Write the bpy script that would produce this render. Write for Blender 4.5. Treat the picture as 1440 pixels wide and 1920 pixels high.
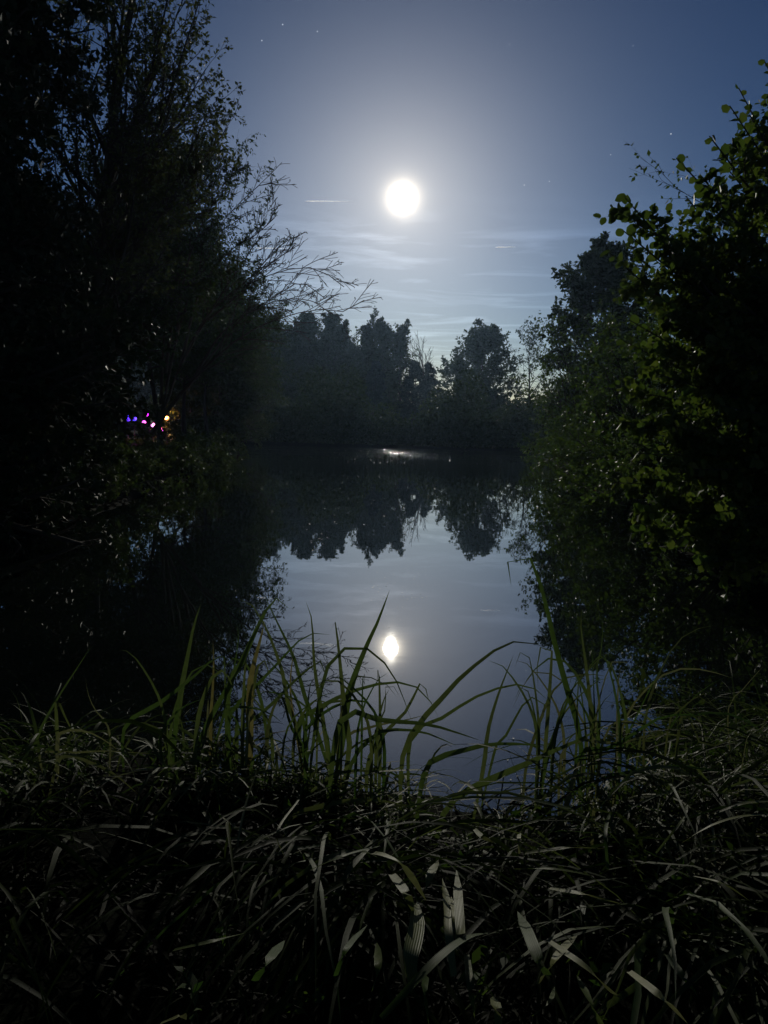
import bpy, math, random
import numpy as np
from mathutils import Matrix, Vector

for o in list(bpy.data.objects):
    bpy.data.objects.remove(o)
SC = bpy.context.scene
COL = SC.collection
R = math.radians

# ------------------------------------------------------------------ camera
FOCAL_PX = 1400.0            # focal length measured on the 1440 x 1920 photograph
CAM = np.array([0.0, 0.0, 1.35])
PITCH, ROLL = R(6.25), R(1.45)
cd = bpy.data.cameras.new('camera')
cam = bpy.data.objects.new('camera', cd); COL.objects.link(cam)
cd.sensor_fit = 'VERTICAL'; cd.sensor_height = 24.0
cd.lens = FOCAL_PX / 1920.0 * 24.0
cd.clip_start = 0.05; cd.clip_end = 6000
_cm = Matrix.Rotation(R(90) - PITCH, 3, 'X') @ Matrix.Rotation(ROLL, 3, 'Z')
cam.matrix_world = Matrix.Translation(Vector(CAM)) @ _cm.to_4x4()
SC.camera = cam
CM = np.array(_cm)

def ray(px, py):
    d = CM @ np.array([(px - 720) / FOCAL_PX, (960 - py) / FOCAL_PX, -1.0])
    return d / np.linalg.norm(d)
def at(px, py, y):                       # point seen at a photo position, at world depth y
    d = ray(px, py); return CAM + d * (y / d[1])
def onz(px, py, z):                      # point seen at a photo position, at world height z
    d = ray(px, py); return CAM + d * ((z - CAM[2]) / d[2])

# ------------------------------------------------------------------ light
MOON = ray(755, 371)
ELEV = math.asin(MOON[2]); AZ = math.atan2(MOON[0], MOON[1])
w = bpy.data.worlds.new('World'); SC.world = w; w.use_nodes = True
nt = w.node_tree; nt.nodes.clear()
def N(t, **k):
    n = nt.nodes.new(t)
    for a, b in k.items(): setattr(n, a, b)
    return n
out = N('ShaderNodeOutputWorld'); bg = N('ShaderNodeBackground')
sky = N('ShaderNodeTexSky', sky_type='NISHITA', sun_disc=False, sun_elevation=ELEV, sun_rotation=AZ,
        altitude=50, air_density=1.0, dust_density=0.3, ozone_density=4.0)
bg.inputs['Strength'].default_value = 0.05
# thin cirrus: direction projected on a flat layer overhead, stretched sideways
tc = N('ShaderNodeTexCoord'); sep = N('ShaderNodeSeparateXYZ')
nt.links.new(tc.outputs['Generated'], sep.inputs[0])
zc = N('ShaderNodeMath', operation='MAXIMUM'); zc.inputs[1].default_value = 0.03
nt.links.new(sep.outputs[2], zc.inputs[0])
dx = N('ShaderNodeMath', operation='DIVIDE'); dy = N('ShaderNodeMath', operation='DIVIDE')
for m, i in ((dx, 0), (dy, 1)):
    nt.links.new(sep.outputs[i], m.inputs[0]); nt.links.new(zc.outputs[0], m.inputs[1])
cmb = N('ShaderNodeCombineXYZ'); nt.links.new(dx.outputs[0], cmb.inputs[0]); nt.links.new(dy.outputs[0], cmb.inputs[1])
mp = N('ShaderNodeMapping'); mp.inputs['Scale'].default_value = (0.42, 0.8, 1); mp.inputs['Location'].default_value = (3.1, 0.4, 0)
mp.inputs['Rotation'].default_value = (0, 0, R(6))
nt.links.new(cmb.outputs[0], mp.inputs[0])
nz = N('ShaderNodeTexNoise'); nz.inputs['Scale'].default_value = 1.6; nz.inputs['Detail'].default_value = 7
nz.inputs['Roughness'].default_value = 0.55; nz.inputs['Distortion'].default_value = 1.8
nt.links.new(mp.outputs[0], nz.inputs['Vector'])
rmp = N('ShaderNodeMapRange'); rmp.inputs['From Min'].default_value = 0.47; rmp.inputs['From Max'].default_value = 0.78
rmp.inputs['To Max'].default_value = 0.5
nt.links.new(nz.outputs['Fac'], rmp.inputs['Value'])
add1 = N('ShaderNodeMath', operation='ADD'); add1.inputs[1].default_value = 1.0
bank = N('ShaderNodeMapRange', interpolation_type='SMOOTHSTEP'); bank.inputs['From Min'].default_value = 0.30; bank.inputs['From Max'].default_value = 0.22
nt.links.new(sep.outputs[2], bank.inputs['Value'])
bk = N('ShaderNodeMath', operation='MULTIPLY'); nt.links.new(rmp.outputs[0], bk.inputs[0]); nt.links.new(bank.outputs[0], bk.inputs[1])
nt.links.new(bk.outputs[0], add1.inputs[0])
# moonlit sky colour: the camera's blue night white balance on the physical sky
sc0 = N('ShaderNodeVectorMath', operation='SCALE'); sc0.inputs['Scale'].default_value = 0.02
nt.links.new(sky.outputs[0], sc0.inputs[0])
gm = N('ShaderNodeGamma'); gm.inputs['Gamma'].default_value = 1.5; nt.links.new(sc0.outputs[0], gm.inputs['Color'])
wb = N('ShaderNodeVectorMath', operation='MULTIPLY'); wb.inputs[1].default_value = (2.95, 3.12, 3.36); nt.links.new(gm.outputs[0], wb.inputs[0])
# thin-cloud aureole and lens bloom round the moon, painted into the sky
dt = N('ShaderNodeVectorMath', operation='DOT_PRODUCT'); dt.inputs[1].default_value = tuple(MOON); nt.links.new(tc.outputs['Generated'], dt.inputs[0])
ac = N('ShaderNodeMath', operation='ARCCOSINE'); nt.links.new(dt.outputs['Value'], ac.inputs[0])
sc1 = N('ShaderNodeMath', operation='MULTIPLY'); sc1.inputs[1].default_value = -1 / R(4.7); nt.links.new(ac.outputs[0], sc1.inputs[0])
ex = N('ShaderNodeMath', operation='EXPONENT'); nt.links.new(sc1.outputs[0], ex.inputs[0])
au = N('ShaderNodeVectorMath', operation='SCALE'); au.inputs[0].default_value = (0.56, 0.50, 0.41); nt.links.new(ex.outputs[0], au.inputs['Scale'])
sc2 = N('ShaderNodeMath', operation='MULTIPLY'); sc2.inputs[1].default_value = -1 / R(0.375); nt.links.new(ac.outputs[0], sc2.inputs[0])
ex2 = N('ShaderNodeMath', operation='EXPONENT'); nt.links.new(sc2.outputs[0], ex2.inputs[0])
bloom = N('ShaderNodeVectorMath', operation='SCALE'); bloom.inputs[0].default_value = (10.0, 8.7, 6.6); nt.links.new(ex2.outputs[0], bloom.inputs['Scale'])
sa = N('ShaderNodeVectorMath', operation='ADD'); nt.links.new(au.outputs[0], sa.inputs[0]); nt.links.new(bloom.outputs[0], sa.inputs[1])
sm_ = N('ShaderNodeVectorMath', operation='ADD'); nt.links.new(wb.outputs[0], sm_.inputs[0]); nt.links.new(sa.outputs[0], sm_.inputs[1])
mul = N('ShaderNodeVectorMath', operation='SCALE')
nt.links.new(sm_.outputs[0], mul.inputs[0]); nt.links.new(add1.outputs[0], mul.inputs['Scale'])
fin = N('ShaderNodeVectorMath', operation='SCALE'); fin.inputs['Scale'].default_value = 20.0; nt.links.new(mul.outputs[0], fin.inputs[0])
nt.links.new(fin.outputs[0], bg.inputs['Color']); nt.links.new(bg.outputs[0], out.inputs['Surface'])

sd = bpy.data.lights.new('moonlight', 'SUN'); sd.energy = 1.3; sd.angle = R(0.6); sd.color = (1.0, 0.95, 0.82)
so = bpy.data.objects.new('moonlight', sd); COL.objects.link(so)
so.rotation_euler = Vector(-MOON).to_track_quat('-Z', 'Y').to_euler()
so.location = Vector(MOON) * 100
vs = SC.view_settings
vs.view_transform = 'Standard'; vs.look = 'None'; vs.exposure = 0.0; vs.gamma = 1.0; vs.use_curve_mapping = False
SC.cycles.max_bounces = 5; SC.cycles.diffuse_bounces = 2; SC.cycles.glossy_bounces = 3
SC.cycles.transmission_bounces = 3; SC.cycles.transparent_max_bounces = 6; SC.cycles.volume_bounces = 0
SC.cycles.sample_clamp_indirect = 4.0
SC.cycles.use_denoising = True

# ------------------------------------------------------------------ helpers
def norm(v):
    return v / (np.linalg.norm(v, axis=-1, keepdims=True) + 1e-12)

def tag(o, label=None, cat=None, group=None, kind=None):
    if label: o['label'] = label
    if cat: o['category'] = cat
    if group: o['group'] = group
    if kind: o['kind'] = kind
    return o

def empty(name, loc, label=None, cat=None, group=None):
    o = bpy.data.objects.new(name, None); COL.objects.link(o)
    o.location = Vector(loc); o.empty_display_size = 0.2
    return tag(o, label, cat, group)

def link(name, me, parent=None):
    o = bpy.data.objects.new(name, me); COL.objects.link(o)
    if parent is not None:
        o.parent = parent
        o.matrix_parent_inverse = Matrix.Translation(-parent.location)
    return o

def mesh_poly(name, V, quads=None, tris=None, mats=(), smooth=False):
    V = np.asarray(V, np.float32).reshape(-1, 3)
    loops, starts, n = [], [], 0
    for F, c in ((quads, 4), (tris, 3)):
        if F is None or len(F) == 0: continue
        F = np.asarray(F, np.int32).reshape(-1, c)
        loops.append(F.ravel()); starts.append(np.arange(len(F), dtype=np.int32) * c + n); n += F.size
    loops = np.concatenate(loops); starts = np.concatenate(starts)
    me = bpy.data.meshes.new(name)
    me.vertices.add(len(V)); me.vertices.foreach_set('co', V.ravel())
    me.loops.add(len(loops)); me.loops.foreach_set('vertex_index', loops)
    me.polygons.add(len(starts)); me.polygons.foreach_set('loop_start', starts)
    if smooth: me.polygons.foreach_set('use_smooth', np.ones(len(starts), bool))
    for m in mats: me.materials.append(m)
    me.update(calc_edges=True); me.validate()
    return me

class Acc:                                # collects geometry
    def __init__(s): s.V = []; s.Q = []; s.n = 0
    def add(s, V, Q):
        V = np.asarray(V).reshape(-1, 3); s.V.append(V); s.Q.append(np.asarray(Q).reshape(-1, 4) + s.n); s.n += len(V)
    def mesh(s, name, mat, smooth=False):
        return mesh_poly(name, np.concatenate(s.V), quads=np.concatenate(s.Q), mats=[mat], smooth=smooth)

def tubes(P, Rad, m):                     # P (n,k,3) paths, Rad (n,k)
    n, k, _ = P.shape
    T = norm(np.gradient(P, axis=1))
    ref = np.where(np.abs(T[..., 2:3]) > 0.9, np.array([1.0, 0, 0]), np.array([0, 0, 1.0]))
    U = norm(np.cross(T, ref)); W = np.cross(T, U)
    a = np.arange(m) * 2 * np.pi / m
    V = P[:, :, None] + Rad[:, :, None, None] * (np.cos(a)[:, None] * U[:, :, None] + np.sin(a)[:, None] * W[:, :, None])
    idx = np.arange(n * k * m).reshape(n, k, m)
    a0 = idx[:, :-1]; a1 = idx[:, 1:]
    Q = np.stack([a0, np.roll(a0, -1, 2), np.roll(a1, -1, 2), a1], -1)
    return V.reshape(-1, 3), Q.reshape(-1, 4)

def grow(rng, S, D, L, k, wander, trop):
    n = len(S); pos = S.copy(); d = norm(D); out = [pos]
    for i in range(k):
        d = norm(d + rng.normal(0, wander, (n, 3)) + np.array([0, 0, 1.0]) * trop)
        pos = pos + d * (L / k)[:, None]; out.append(pos)
    return np.stack(out, 1)

def sample_paths(P, i, t):
    k = P.shape[1] - 1
    f = np.clip(t * k, 0, k - 1e-4); a = f.astype(int); u = (f - a)[:, None]
    p0 = P[i, a]; p1 = P[i, a + 1]
    return p0 + (p1 - p0) * u, norm(p1 - p0)

def kids(rng, P, Rad, L, per, t0, t1, ang, ratio, prof=0.6, rr=0.55, up=0.0):
    n = len(P)
    i = np.repeat(np.arange(n), per)
    t = t0 + (t1 - t0) * (np.tile(np.arange(per), n) + rng.random(n * per)) / per
    S, T = sample_paths(P, i, t)
    perp = norm(np.cross(T, rng.normal(0, 1, T.shape)))
    a = np.radians(ang) + rng.normal(0, 0.18, len(t))
    D = norm(np.cos(a)[:, None] * T + np.sin(a)[:, None] * perp + np.array([0, 0, up]))
    ll = L[i] * ratio * (1 - prof * (t - t0) / max(1e-6, t1 - t0)) * rng.uniform(0.65, 1.2, len(t))
    k = Rad.shape[1] - 1
    r = Rad[i, np.clip((t * k).astype(int), 0, k)] * rr
    return S, D, ll, r, t, i

def radii(r, k, tip=0.25):
    return r[:, None] * np.linspace(1, tip, k + 1)[None]

def leaf_sites(rng, P, per, t0=0.15, t1=1.0, droop=0.1, spread=0.9):
    n = len(P); i = np.repeat(np.arange(n), per)
    t = t0 + (t1 - t0) * rng.random(n * per)
    S, T = sample_paths(P, i, t)
    perp = norm(np.cross(T, rng.normal(0, 1, T.shape)))
    D = norm(0.55 * T + spread * perp + np.array([0, 0, -droop]))
    return S, D

def leaf_frames(rng, S, D, flat=0.5):
    Nn = norm(np.cross(D, norm(rng.normal(0, 1, D.shape))) + np.array([0, 0, flat]))
    X = norm(np.cross(D, Nn)); Nn = np.cross(X, D)
    return X, Nn

def kite_leaves(rng, S, D, size, aspect=0.5, flat=0.4, jit=0.3):
    X, Nn = leaf_frames(rng, S, D, flat)
    L = (size * rng.uniform(1 - jit, 1 + jit, len(S)))[:, None]; W = L * aspect * 0.5
    v0 = S; v1 = S + D * L * 0.45 + X * W + Nn * W * 0.35; v2 = S + D * L - Nn * L * 0.1; v3 = S + D * L * 0.45 - X * W + Nn * W * 0.35
    V = np.stack([v0, v1, v2, v3], 1)
    return V.reshape(-1, 3), np.arange(len(S) * 4).reshape(-1, 4)

LEAF6 = np.array([[0, 0, 0], [0.40, 0.30, .10], [0.33, 0.78, .07], [0, 1, -.08], [-.33, 0.78, .07], [-.40, 0.30, .10]])
def round_leaves(rng, S, D, size, aspect=1.0, flat=0.4, jit=0.3):
    X, Nn = leaf_frames(rng, S, D, flat)
    L = (size * rng.uniform(1 - jit, 1 + jit, len(S)))[:, None, None]
    l = LEAF6 * np.array([aspect, 1, 1])
    V = S[:, None] + L * (X[:, None] * l[None, :, 0:1] + D[:, None] * l[None, :, 1:2] + Nn[:, None] * l[None, :, 2:3])
    b = (np.arange(len(S)) * 6)[:, None]
    Q = np.concatenate([b + np.array([[0, 1, 2, 3]]), b + np.array([[0, 3, 4, 5]])], 0)
    return V.reshape(-1, 3), Q

# ------------------------------------------------------------------ materials
def mat(name):
    m = bpy.data.materials.new(name); m.use_nodes = True
    t = m.node_tree; t.nodes.clear()
    return m, t, t.nodes.new('ShaderNodeOutputMaterial')

def leaf_mat(name, c1, c2, trans, tcol, rough=0.38, spec=0.5):
    m, t, o = mat(name)
    g = t.nodes.new('ShaderNodeNewGeometry')
    mx = t.nodes.new('ShaderNodeMix'); mx.data_type = 'RGBA'
    mx.inputs['A'].default_value = (*c1, 1); mx.inputs['B'].default_value = (*c2, 1)
    t.links.new(g.outputs['Random Per Island'], mx.inputs['Factor'])
    p = t.nodes.new('ShaderNodeBsdfPrincipled')
    p.inputs['Roughness'].default_value = rough; p.inputs['Specular IOR Level'].default_value = spec
    t.links.new(mx.outputs['Result'], p.inputs['Base Color'])
    tr = t.nodes.new('ShaderNodeBsdfTranslucent')
    m2 = t.nodes.new('ShaderNodeMix'); m2.data_type = 'RGBA'; m2.blend_type = 'MULTIPLY'; m2.inputs['Factor'].default_value = 1
    m2.inputs['B'].default_value = (*tcol, 1)
    t.links.new(mx.outputs['Result'], m2.inputs['A']); t.links.new(m2.outputs['Result'], tr.inputs['Color'])
    ms = t.nodes.new('ShaderNodeMixShader'); ms.inputs[0].default_value = trans
    t.links.new(p.outputs[0], ms.inputs[1]); t.links.new(tr.outputs[0], ms.inputs[2]); t.links.new(ms.outputs[0], o.inputs[0])
    return m

def bark_mat(name, c1, c2, scale=14):
    m, t, o = mat(name)
    tcn = t.nodes.new('ShaderNodeTexCoord'); mpn = t.nodes.new('ShaderNodeMapping'); mpn.inputs['Scale'].default_value = (1, 1, 0.25)
    n = t.nodes.new('ShaderNodeTexNoise'); n.inputs['Scale'].default_value = scale; n.inputs['Detail'].default_value = 5
    t.links.new(tcn.outputs['Object'], mpn.inputs[0]); t.links.new(mpn.outputs[0], n.inputs['Vector'])
    mx = t.nodes.new('ShaderNodeMix'); mx.data_type = 'RGBA'; mx.inputs['A'].default_value = (*c1, 1); mx.inputs['B'].default_value = (*c2, 1)
    t.links.new(n.outputs['Fac'], mx.inputs['Factor'])
    p = t.nodes.new('ShaderNodeBsdfPrincipled'); p.inputs['Roughness'].default_value = 0.85; p.inputs['Specular IOR Level'].default_value = 0.2
    b = t.nodes.new('ShaderNodeBump'); b.inputs['Strength'].default_value = 0.6; b.inputs['Distance'].default_value = 0.02
    t.links.new(n.outputs['Fac'], b.inputs['Height']); t.links.new(b.outputs[0], p.inputs['Normal'])
    t.links.new(mx.outputs['Result'], p.inputs['Base Color']); t.links.new(p.outputs[0], o.inputs[0])
    return m

def plain_mat(name, col, rough=0.6, emit=0.0, ecol=None, bump=0.0):
    m, t, o = mat(name)
    p = t.nodes.new('ShaderNodeBsdfPrincipled'); p.inputs['Base Color'].default_value = (*col, 1); p.inputs['Roughness'].default_value = rough
    if emit:
        p.inputs['Emission Color'].default_value = (*(ecol or col), 1); p.inputs['Emission Strength'].default_value = emit
    if bump:
        n = t.nodes.new('ShaderNodeTexNoise'); n.inputs['Scale'].default_value = 30
        b = t.nodes.new('ShaderNodeBump'); b.inputs['Strength'].default_value = bump
        t.links.new(n.outputs['Fac'], b.inputs['Height']); t.links.new(b.outputs[0], p.inputs['Normal'])
    t.links.new(p.outputs[0], o.inputs[0])
    return m

M = {}
M['bark'] = bark_mat('bark', (0.030, 0.024, 0.018), (0.075, 0.062, 0.05))
M['twig'] = bark_mat('twig_bark', (0.05, 0.035, 0.022), (0.10, 0.07, 0.045), 40)
M['far'] = leaf_mat('far_foliage', (0.030, 0.050, 0.022), (0.055, 0.075, 0.030), 0.30, (1.5, 1.6, 0.9), .55, .15)
M['conifer'] = leaf_mat('conifer_foliage', (0.018, 0.034, 0.022), (0.032, 0.050, 0.030), 0.15, (1.2, 1.4, 0.9), .55, .15)
M['willow'] = leaf_mat('willow_foliage', (0.035, 0.055, 0.022), (0.065, 0.080, 0.032), 0.27, (1.5, 1.7, 0.8), .6, .10)
M['birch'] = leaf_mat('small_leaf_foliage', (0.040, 0.055, 0.022), (0.075, 0.080, 0.030), 0.35, (1.5, 1.6, 0.8), .55, .15)
M['alder'] = leaf_mat('alder_leaf', (0.045, 0.075, 0.018), (0.090, 0.110, 0.028), 0.46, (1.45, 1.65, 0.85), 0.5, .15)
M['hedge'] = leaf_mat('hedge_leaf', (0.035, 0.060, 0.020), (0.075, 0.100, 0.030), 0.45, (1.5, 1.75, 0.9), 0.5, .15)
M['holly'] = leaf_mat('evergreen_leaf', (0.018, 0.030, 0.014), (0.030, 0.045, 0.020), 0.08, (1.2, 1.4, 0.8), .6, .1)
M['weed'] = leaf_mat('weed_leaf', (0.030, 0.060, 0.016), (0.065, 0.095, 0.024), 0.35, (1.5, 1.7, 0.8), 0.5, .12)
M['dry'] = leaf_mat('dry_grass', (0.10, 0.095, 0.05), (0.24, 0.21, 0.12), 0.30, (1.3, 1.2, 0.9), 0.38)
M['debris'] = leaf_mat('floating_leaf', (0.06, 0.055, 0.03), (0.20, 0.18, 0.12), 0.1, (1, 1, 1), 0.5, .15)

def sedge_mat(name, c1, c2, trans=0.4, spec=0.2):
    m, t, o = mat(name)
    oi = t.nodes.new('ShaderNodeObjectInfo'); g = t.nodes.new('ShaderNodeNewGeometry')
    ad = t.nodes.new('ShaderNodeMath'); ad.operation = 'ADD'
    t.links.new(oi.outputs['Random'], ad.inputs[0]); t.links.new(g.outputs['Random Per Island'], ad.inputs[1])
    fr = t.nodes.new('ShaderNodeMath'); fr.operation = 'FRACT'; t.links.new(ad.outputs[0], fr.inputs[0])
    mx = t.nodes.new('ShaderNodeMix'); mx.data_type = 'RGBA'
    mx.inputs['A'].default_value = (*c1, 1); mx.inputs['B'].default_value = (*c2, 1); t.links.new(fr.outputs[0], mx.inputs['Factor'])
    tcn = t.nodes.new('ShaderNodeTexCoord')
    n = t.nodes.new('ShaderNodeTexNoise'); n.inputs['Scale'].default_value = 45; n.inputs['Detail'].default_value = 4
    t.links.new(tcn.outputs['Object'], n.inputs['Vector'])
    mr = t.nodes.new('ShaderNodeMapRange'); mr.inputs['To Min'].default_value = 0.55; mr.inputs['To Max'].default_value = 1.45
    t.links.new(n.outputs['Fac'], mr.inputs['Value'])
    # fine lengthwise veins across the blade (uv x runs across)
    sp = t.nodes.new('ShaderNodeSeparateXYZ'); uv = t.nodes.new('ShaderNodeUVMap'); t.links.new(uv.outputs[0], sp.inputs[0])
    ml = t.nodes.new('ShaderNodeMath'); ml.operation = 'MULTIPLY'; ml.inputs[1].default_value = 44.0; t.links.new(sp.outputs[0], ml.inputs[0])
    sn = t.nodes.new('ShaderNodeMath'); sn.operation = 'SINE'; t.links.new(ml.outputs[0], sn.inputs[0])
    vm = t.nodes.new('ShaderNodeMath'); vm.operation = 'MULTIPLY_ADD'; vm.inputs[1].default_value = 0.16; vm.inputs[2].default_value = 1.0
    t.links.new(sn.outputs[0], vm.inputs[0])
    pr = t.nodes.new('ShaderNodeMath'); pr.operation = 'MULTIPLY'; t.links.new(mr.outputs[0], pr.inputs[0]); t.links.new(vm.outputs[0], pr.inputs[1])
    sc = t.nodes.new('ShaderNodeVectorMath'); sc.operation = 'SCALE'
    t.links.new(mx.outputs['Result'], sc.inputs[0]); t.links.new(pr.outputs[0], sc.inputs['Scale'])
    p = t.nodes.new('ShaderNodeBsdfPrincipled'); p.inputs['Roughness'].default_value = 0.5; p.inputs['Specular IOR Level'].default_value = spec
    t.links.new(sc.outputs[0], p.inputs['Base Color'])
    b = t.nodes.new('ShaderNodeBump'); b.inputs['Strength'].default_value = 0.25; b.inputs['Distance'].default_value = 0.001
    t.links.new(sn.outputs[0], b.inputs['Height']); t.links.new(b.outputs[0], p.inputs['Normal'])
    tr = t.nodes.new('ShaderNodeBsdfTranslucent'); t.links.new(sc.outputs[0], tr.inputs['Color'])
    ms = t.nodes.new('ShaderNodeMixShader'); ms.inputs[0].default_value = trans
    t.links.new(p.outputs[0], ms.inputs[1]); t.links.new(tr.outputs[0], ms.inputs[2]); t.links.new(ms.outputs[0], o.inputs[0])
    return m
M['sedge'] = sedge_mat('sedge_blade', (0.042, 0.085, 0.014), (0.090, 0.115, 0.030), 0.45, 0.2)
M['yellow'] = sedge_mat('yellowing_blade', (0.19, 0.17, 0.05), (0.24, 0.20, 0.07))
M['shade_sedge'] = sedge_mat('shaded_sedge', (0.008, 0.020, 0.003), (0.036, 0.052, 0.010), 0.40, 0.05)  # darker copy of the sedge blades, shade put into its colour
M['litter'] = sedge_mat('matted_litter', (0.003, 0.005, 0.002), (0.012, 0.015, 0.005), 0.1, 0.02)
M['straw'] = sedge_mat('straw_blade', (0.09, 0.11, 0.026), (0.19, 0.195, 0.075), 0.3, 0.25)

# ------------------------------------------------------------------ setting: terrain and water
POND = np.array([(-2.6, 2.75), (-1, 2.9), (-.1, 2.75), (0.3, 2.52), (0.7, 2.52), (1.2, 2.85), (2.4, 3.4), (2.9, 5), (3.3, 7.5), (3.9, 10), (5, 17), (6.4, 27), (8.5, 40),
                 (11, 50), (12.5, 56), (8, 57.6), (0, 57.2), (-8, 57), (-12, 56), (-10.5, 50), (-8.5, 42), (-6.5, 30), (-5.2, 22), (-4.6, 15), (-4.3, 11), (-4.2, 7), (-3.4, 4)], float)
def pond_sdf(X, Y):
    P = np.stack([X, Y], -1); best = np.full(X.shape, 1e9); ins = np.zeros(X.shape, bool)
    for a, b in zip(POND, np.roll(POND, -1, 0)):
        e = b - a; q = P - a; h = np.clip((q @ e) / (e @ e), 0, 1)
        best = np.minimum(best, np.linalg.norm(q - h[..., None] * e, axis=-1))
        c = ((a[1] > Y) != (b[1] > Y)); xx = (b[0] - a[0]) * (Y - a[1]) / (b[1] - a[1] + 1e-12) + a[0]
        ins ^= c & (X < xx)
    return np.where(ins, -best, best)
def sstep(x): x = np.clip(x, 0, 1); return x * x * (3 - 2 * x)
def ground_z(X, Y):
    X = np.asarray(X, float); Y = np.asarray(Y, float)
    d = pond_sdf(X, Y) + 0.10 * np.sin(X * 5.1 + 1.3 * np.sin(Y * 3.3)) * np.cos(Y * 4.3 + X)
    bump = 0.03 * np.sin(X * 3.7 + Y * 1.9) * np.sin(Y * 4.9 - X * 2.2) + 0.015 * np.sin(X * 11 + 2 * np.sin(Y * 9))
    up = 0.015 + 0.14 * sstep(d / 0.6) + 0.45 * sstep(d / 9.0) + bump * sstep(d / 0.8)
    return np.where(d > 0, up, -0.03 - 0.6 * sstep(-d / 1.6))
gz = lambda x, y: float(ground_z(np.array([x]), np.array([y]))[0])

def soil_mat():
    m, t, o = mat('dark_soil')
    tcn = t.nodes.new('ShaderNodeTexCoord')
    n = t.nodes.new('ShaderNodeTexNoise'); n.inputs['Scale'].default_value = 6; n.inputs['Detail'].default_value = 8; n.inputs['Roughness'].default_value = 0.7
    t.links.new(tcn.outputs['Object'], n.inputs['Vector'])
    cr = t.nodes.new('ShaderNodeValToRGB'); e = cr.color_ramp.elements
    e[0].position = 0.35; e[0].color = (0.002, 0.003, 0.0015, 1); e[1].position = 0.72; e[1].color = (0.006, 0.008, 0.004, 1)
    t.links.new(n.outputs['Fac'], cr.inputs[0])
    p = t.nodes.new('ShaderNodeBsdfPrincipled'); p.inputs['Roughness'].default_value = 0.95; p.inputs['Specular IOR Level'].default_value = 0.02
    b = t.nodes.new('ShaderNodeBump'); b.inputs['Strength'].default_value = 0.8; b.inputs['Distance'].default_value = 0.05
    t.links.new(n.outputs['Fac'], b.inputs['Height']); t.links.new(b.outputs[0], p.inputs['Normal'])
    t.links.new(cr.outputs[0], p.inputs['Base Color']); t.links.new(p.outputs[0], o.inputs[0])
    return m
def axis(lo, a, b, hi, step, g=1.16):
    v = list(np.arange(a, b + 1e-6, step)); s = step
    left = []; x = a
    while x > lo: s *= g; x -= s; left.append(max(x, lo))
    s = step; x = b; right = []
    while x < hi: s *= g; x += s; right.append(min(x, hi))
    return np.array(left[::-1] + v + right)
gx = axis(-180, -7, 7, 180, 0.12); gy = axis(-60, -0.5, 9, 190, 0.12, 1.07)
GX, GY = np.meshgrid(gx, gy); GZ = ground_z(GX, GY)
nx, ny = len(gx), len(gy); idx = np.arange(nx * ny).reshape(ny, nx)
tq = np.stack([idx[:-1, :-1], idx[:-1, 1:], idx[1:, 1:], idx[1:, :-1]], -1).reshape(-1, 4)
o = link('ground', mesh_poly('ground', np.stack([GX, GY, GZ], -1), quads=tq, mats=[soil_mat()], smooth=True)); tag(o, kind='structure')

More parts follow.
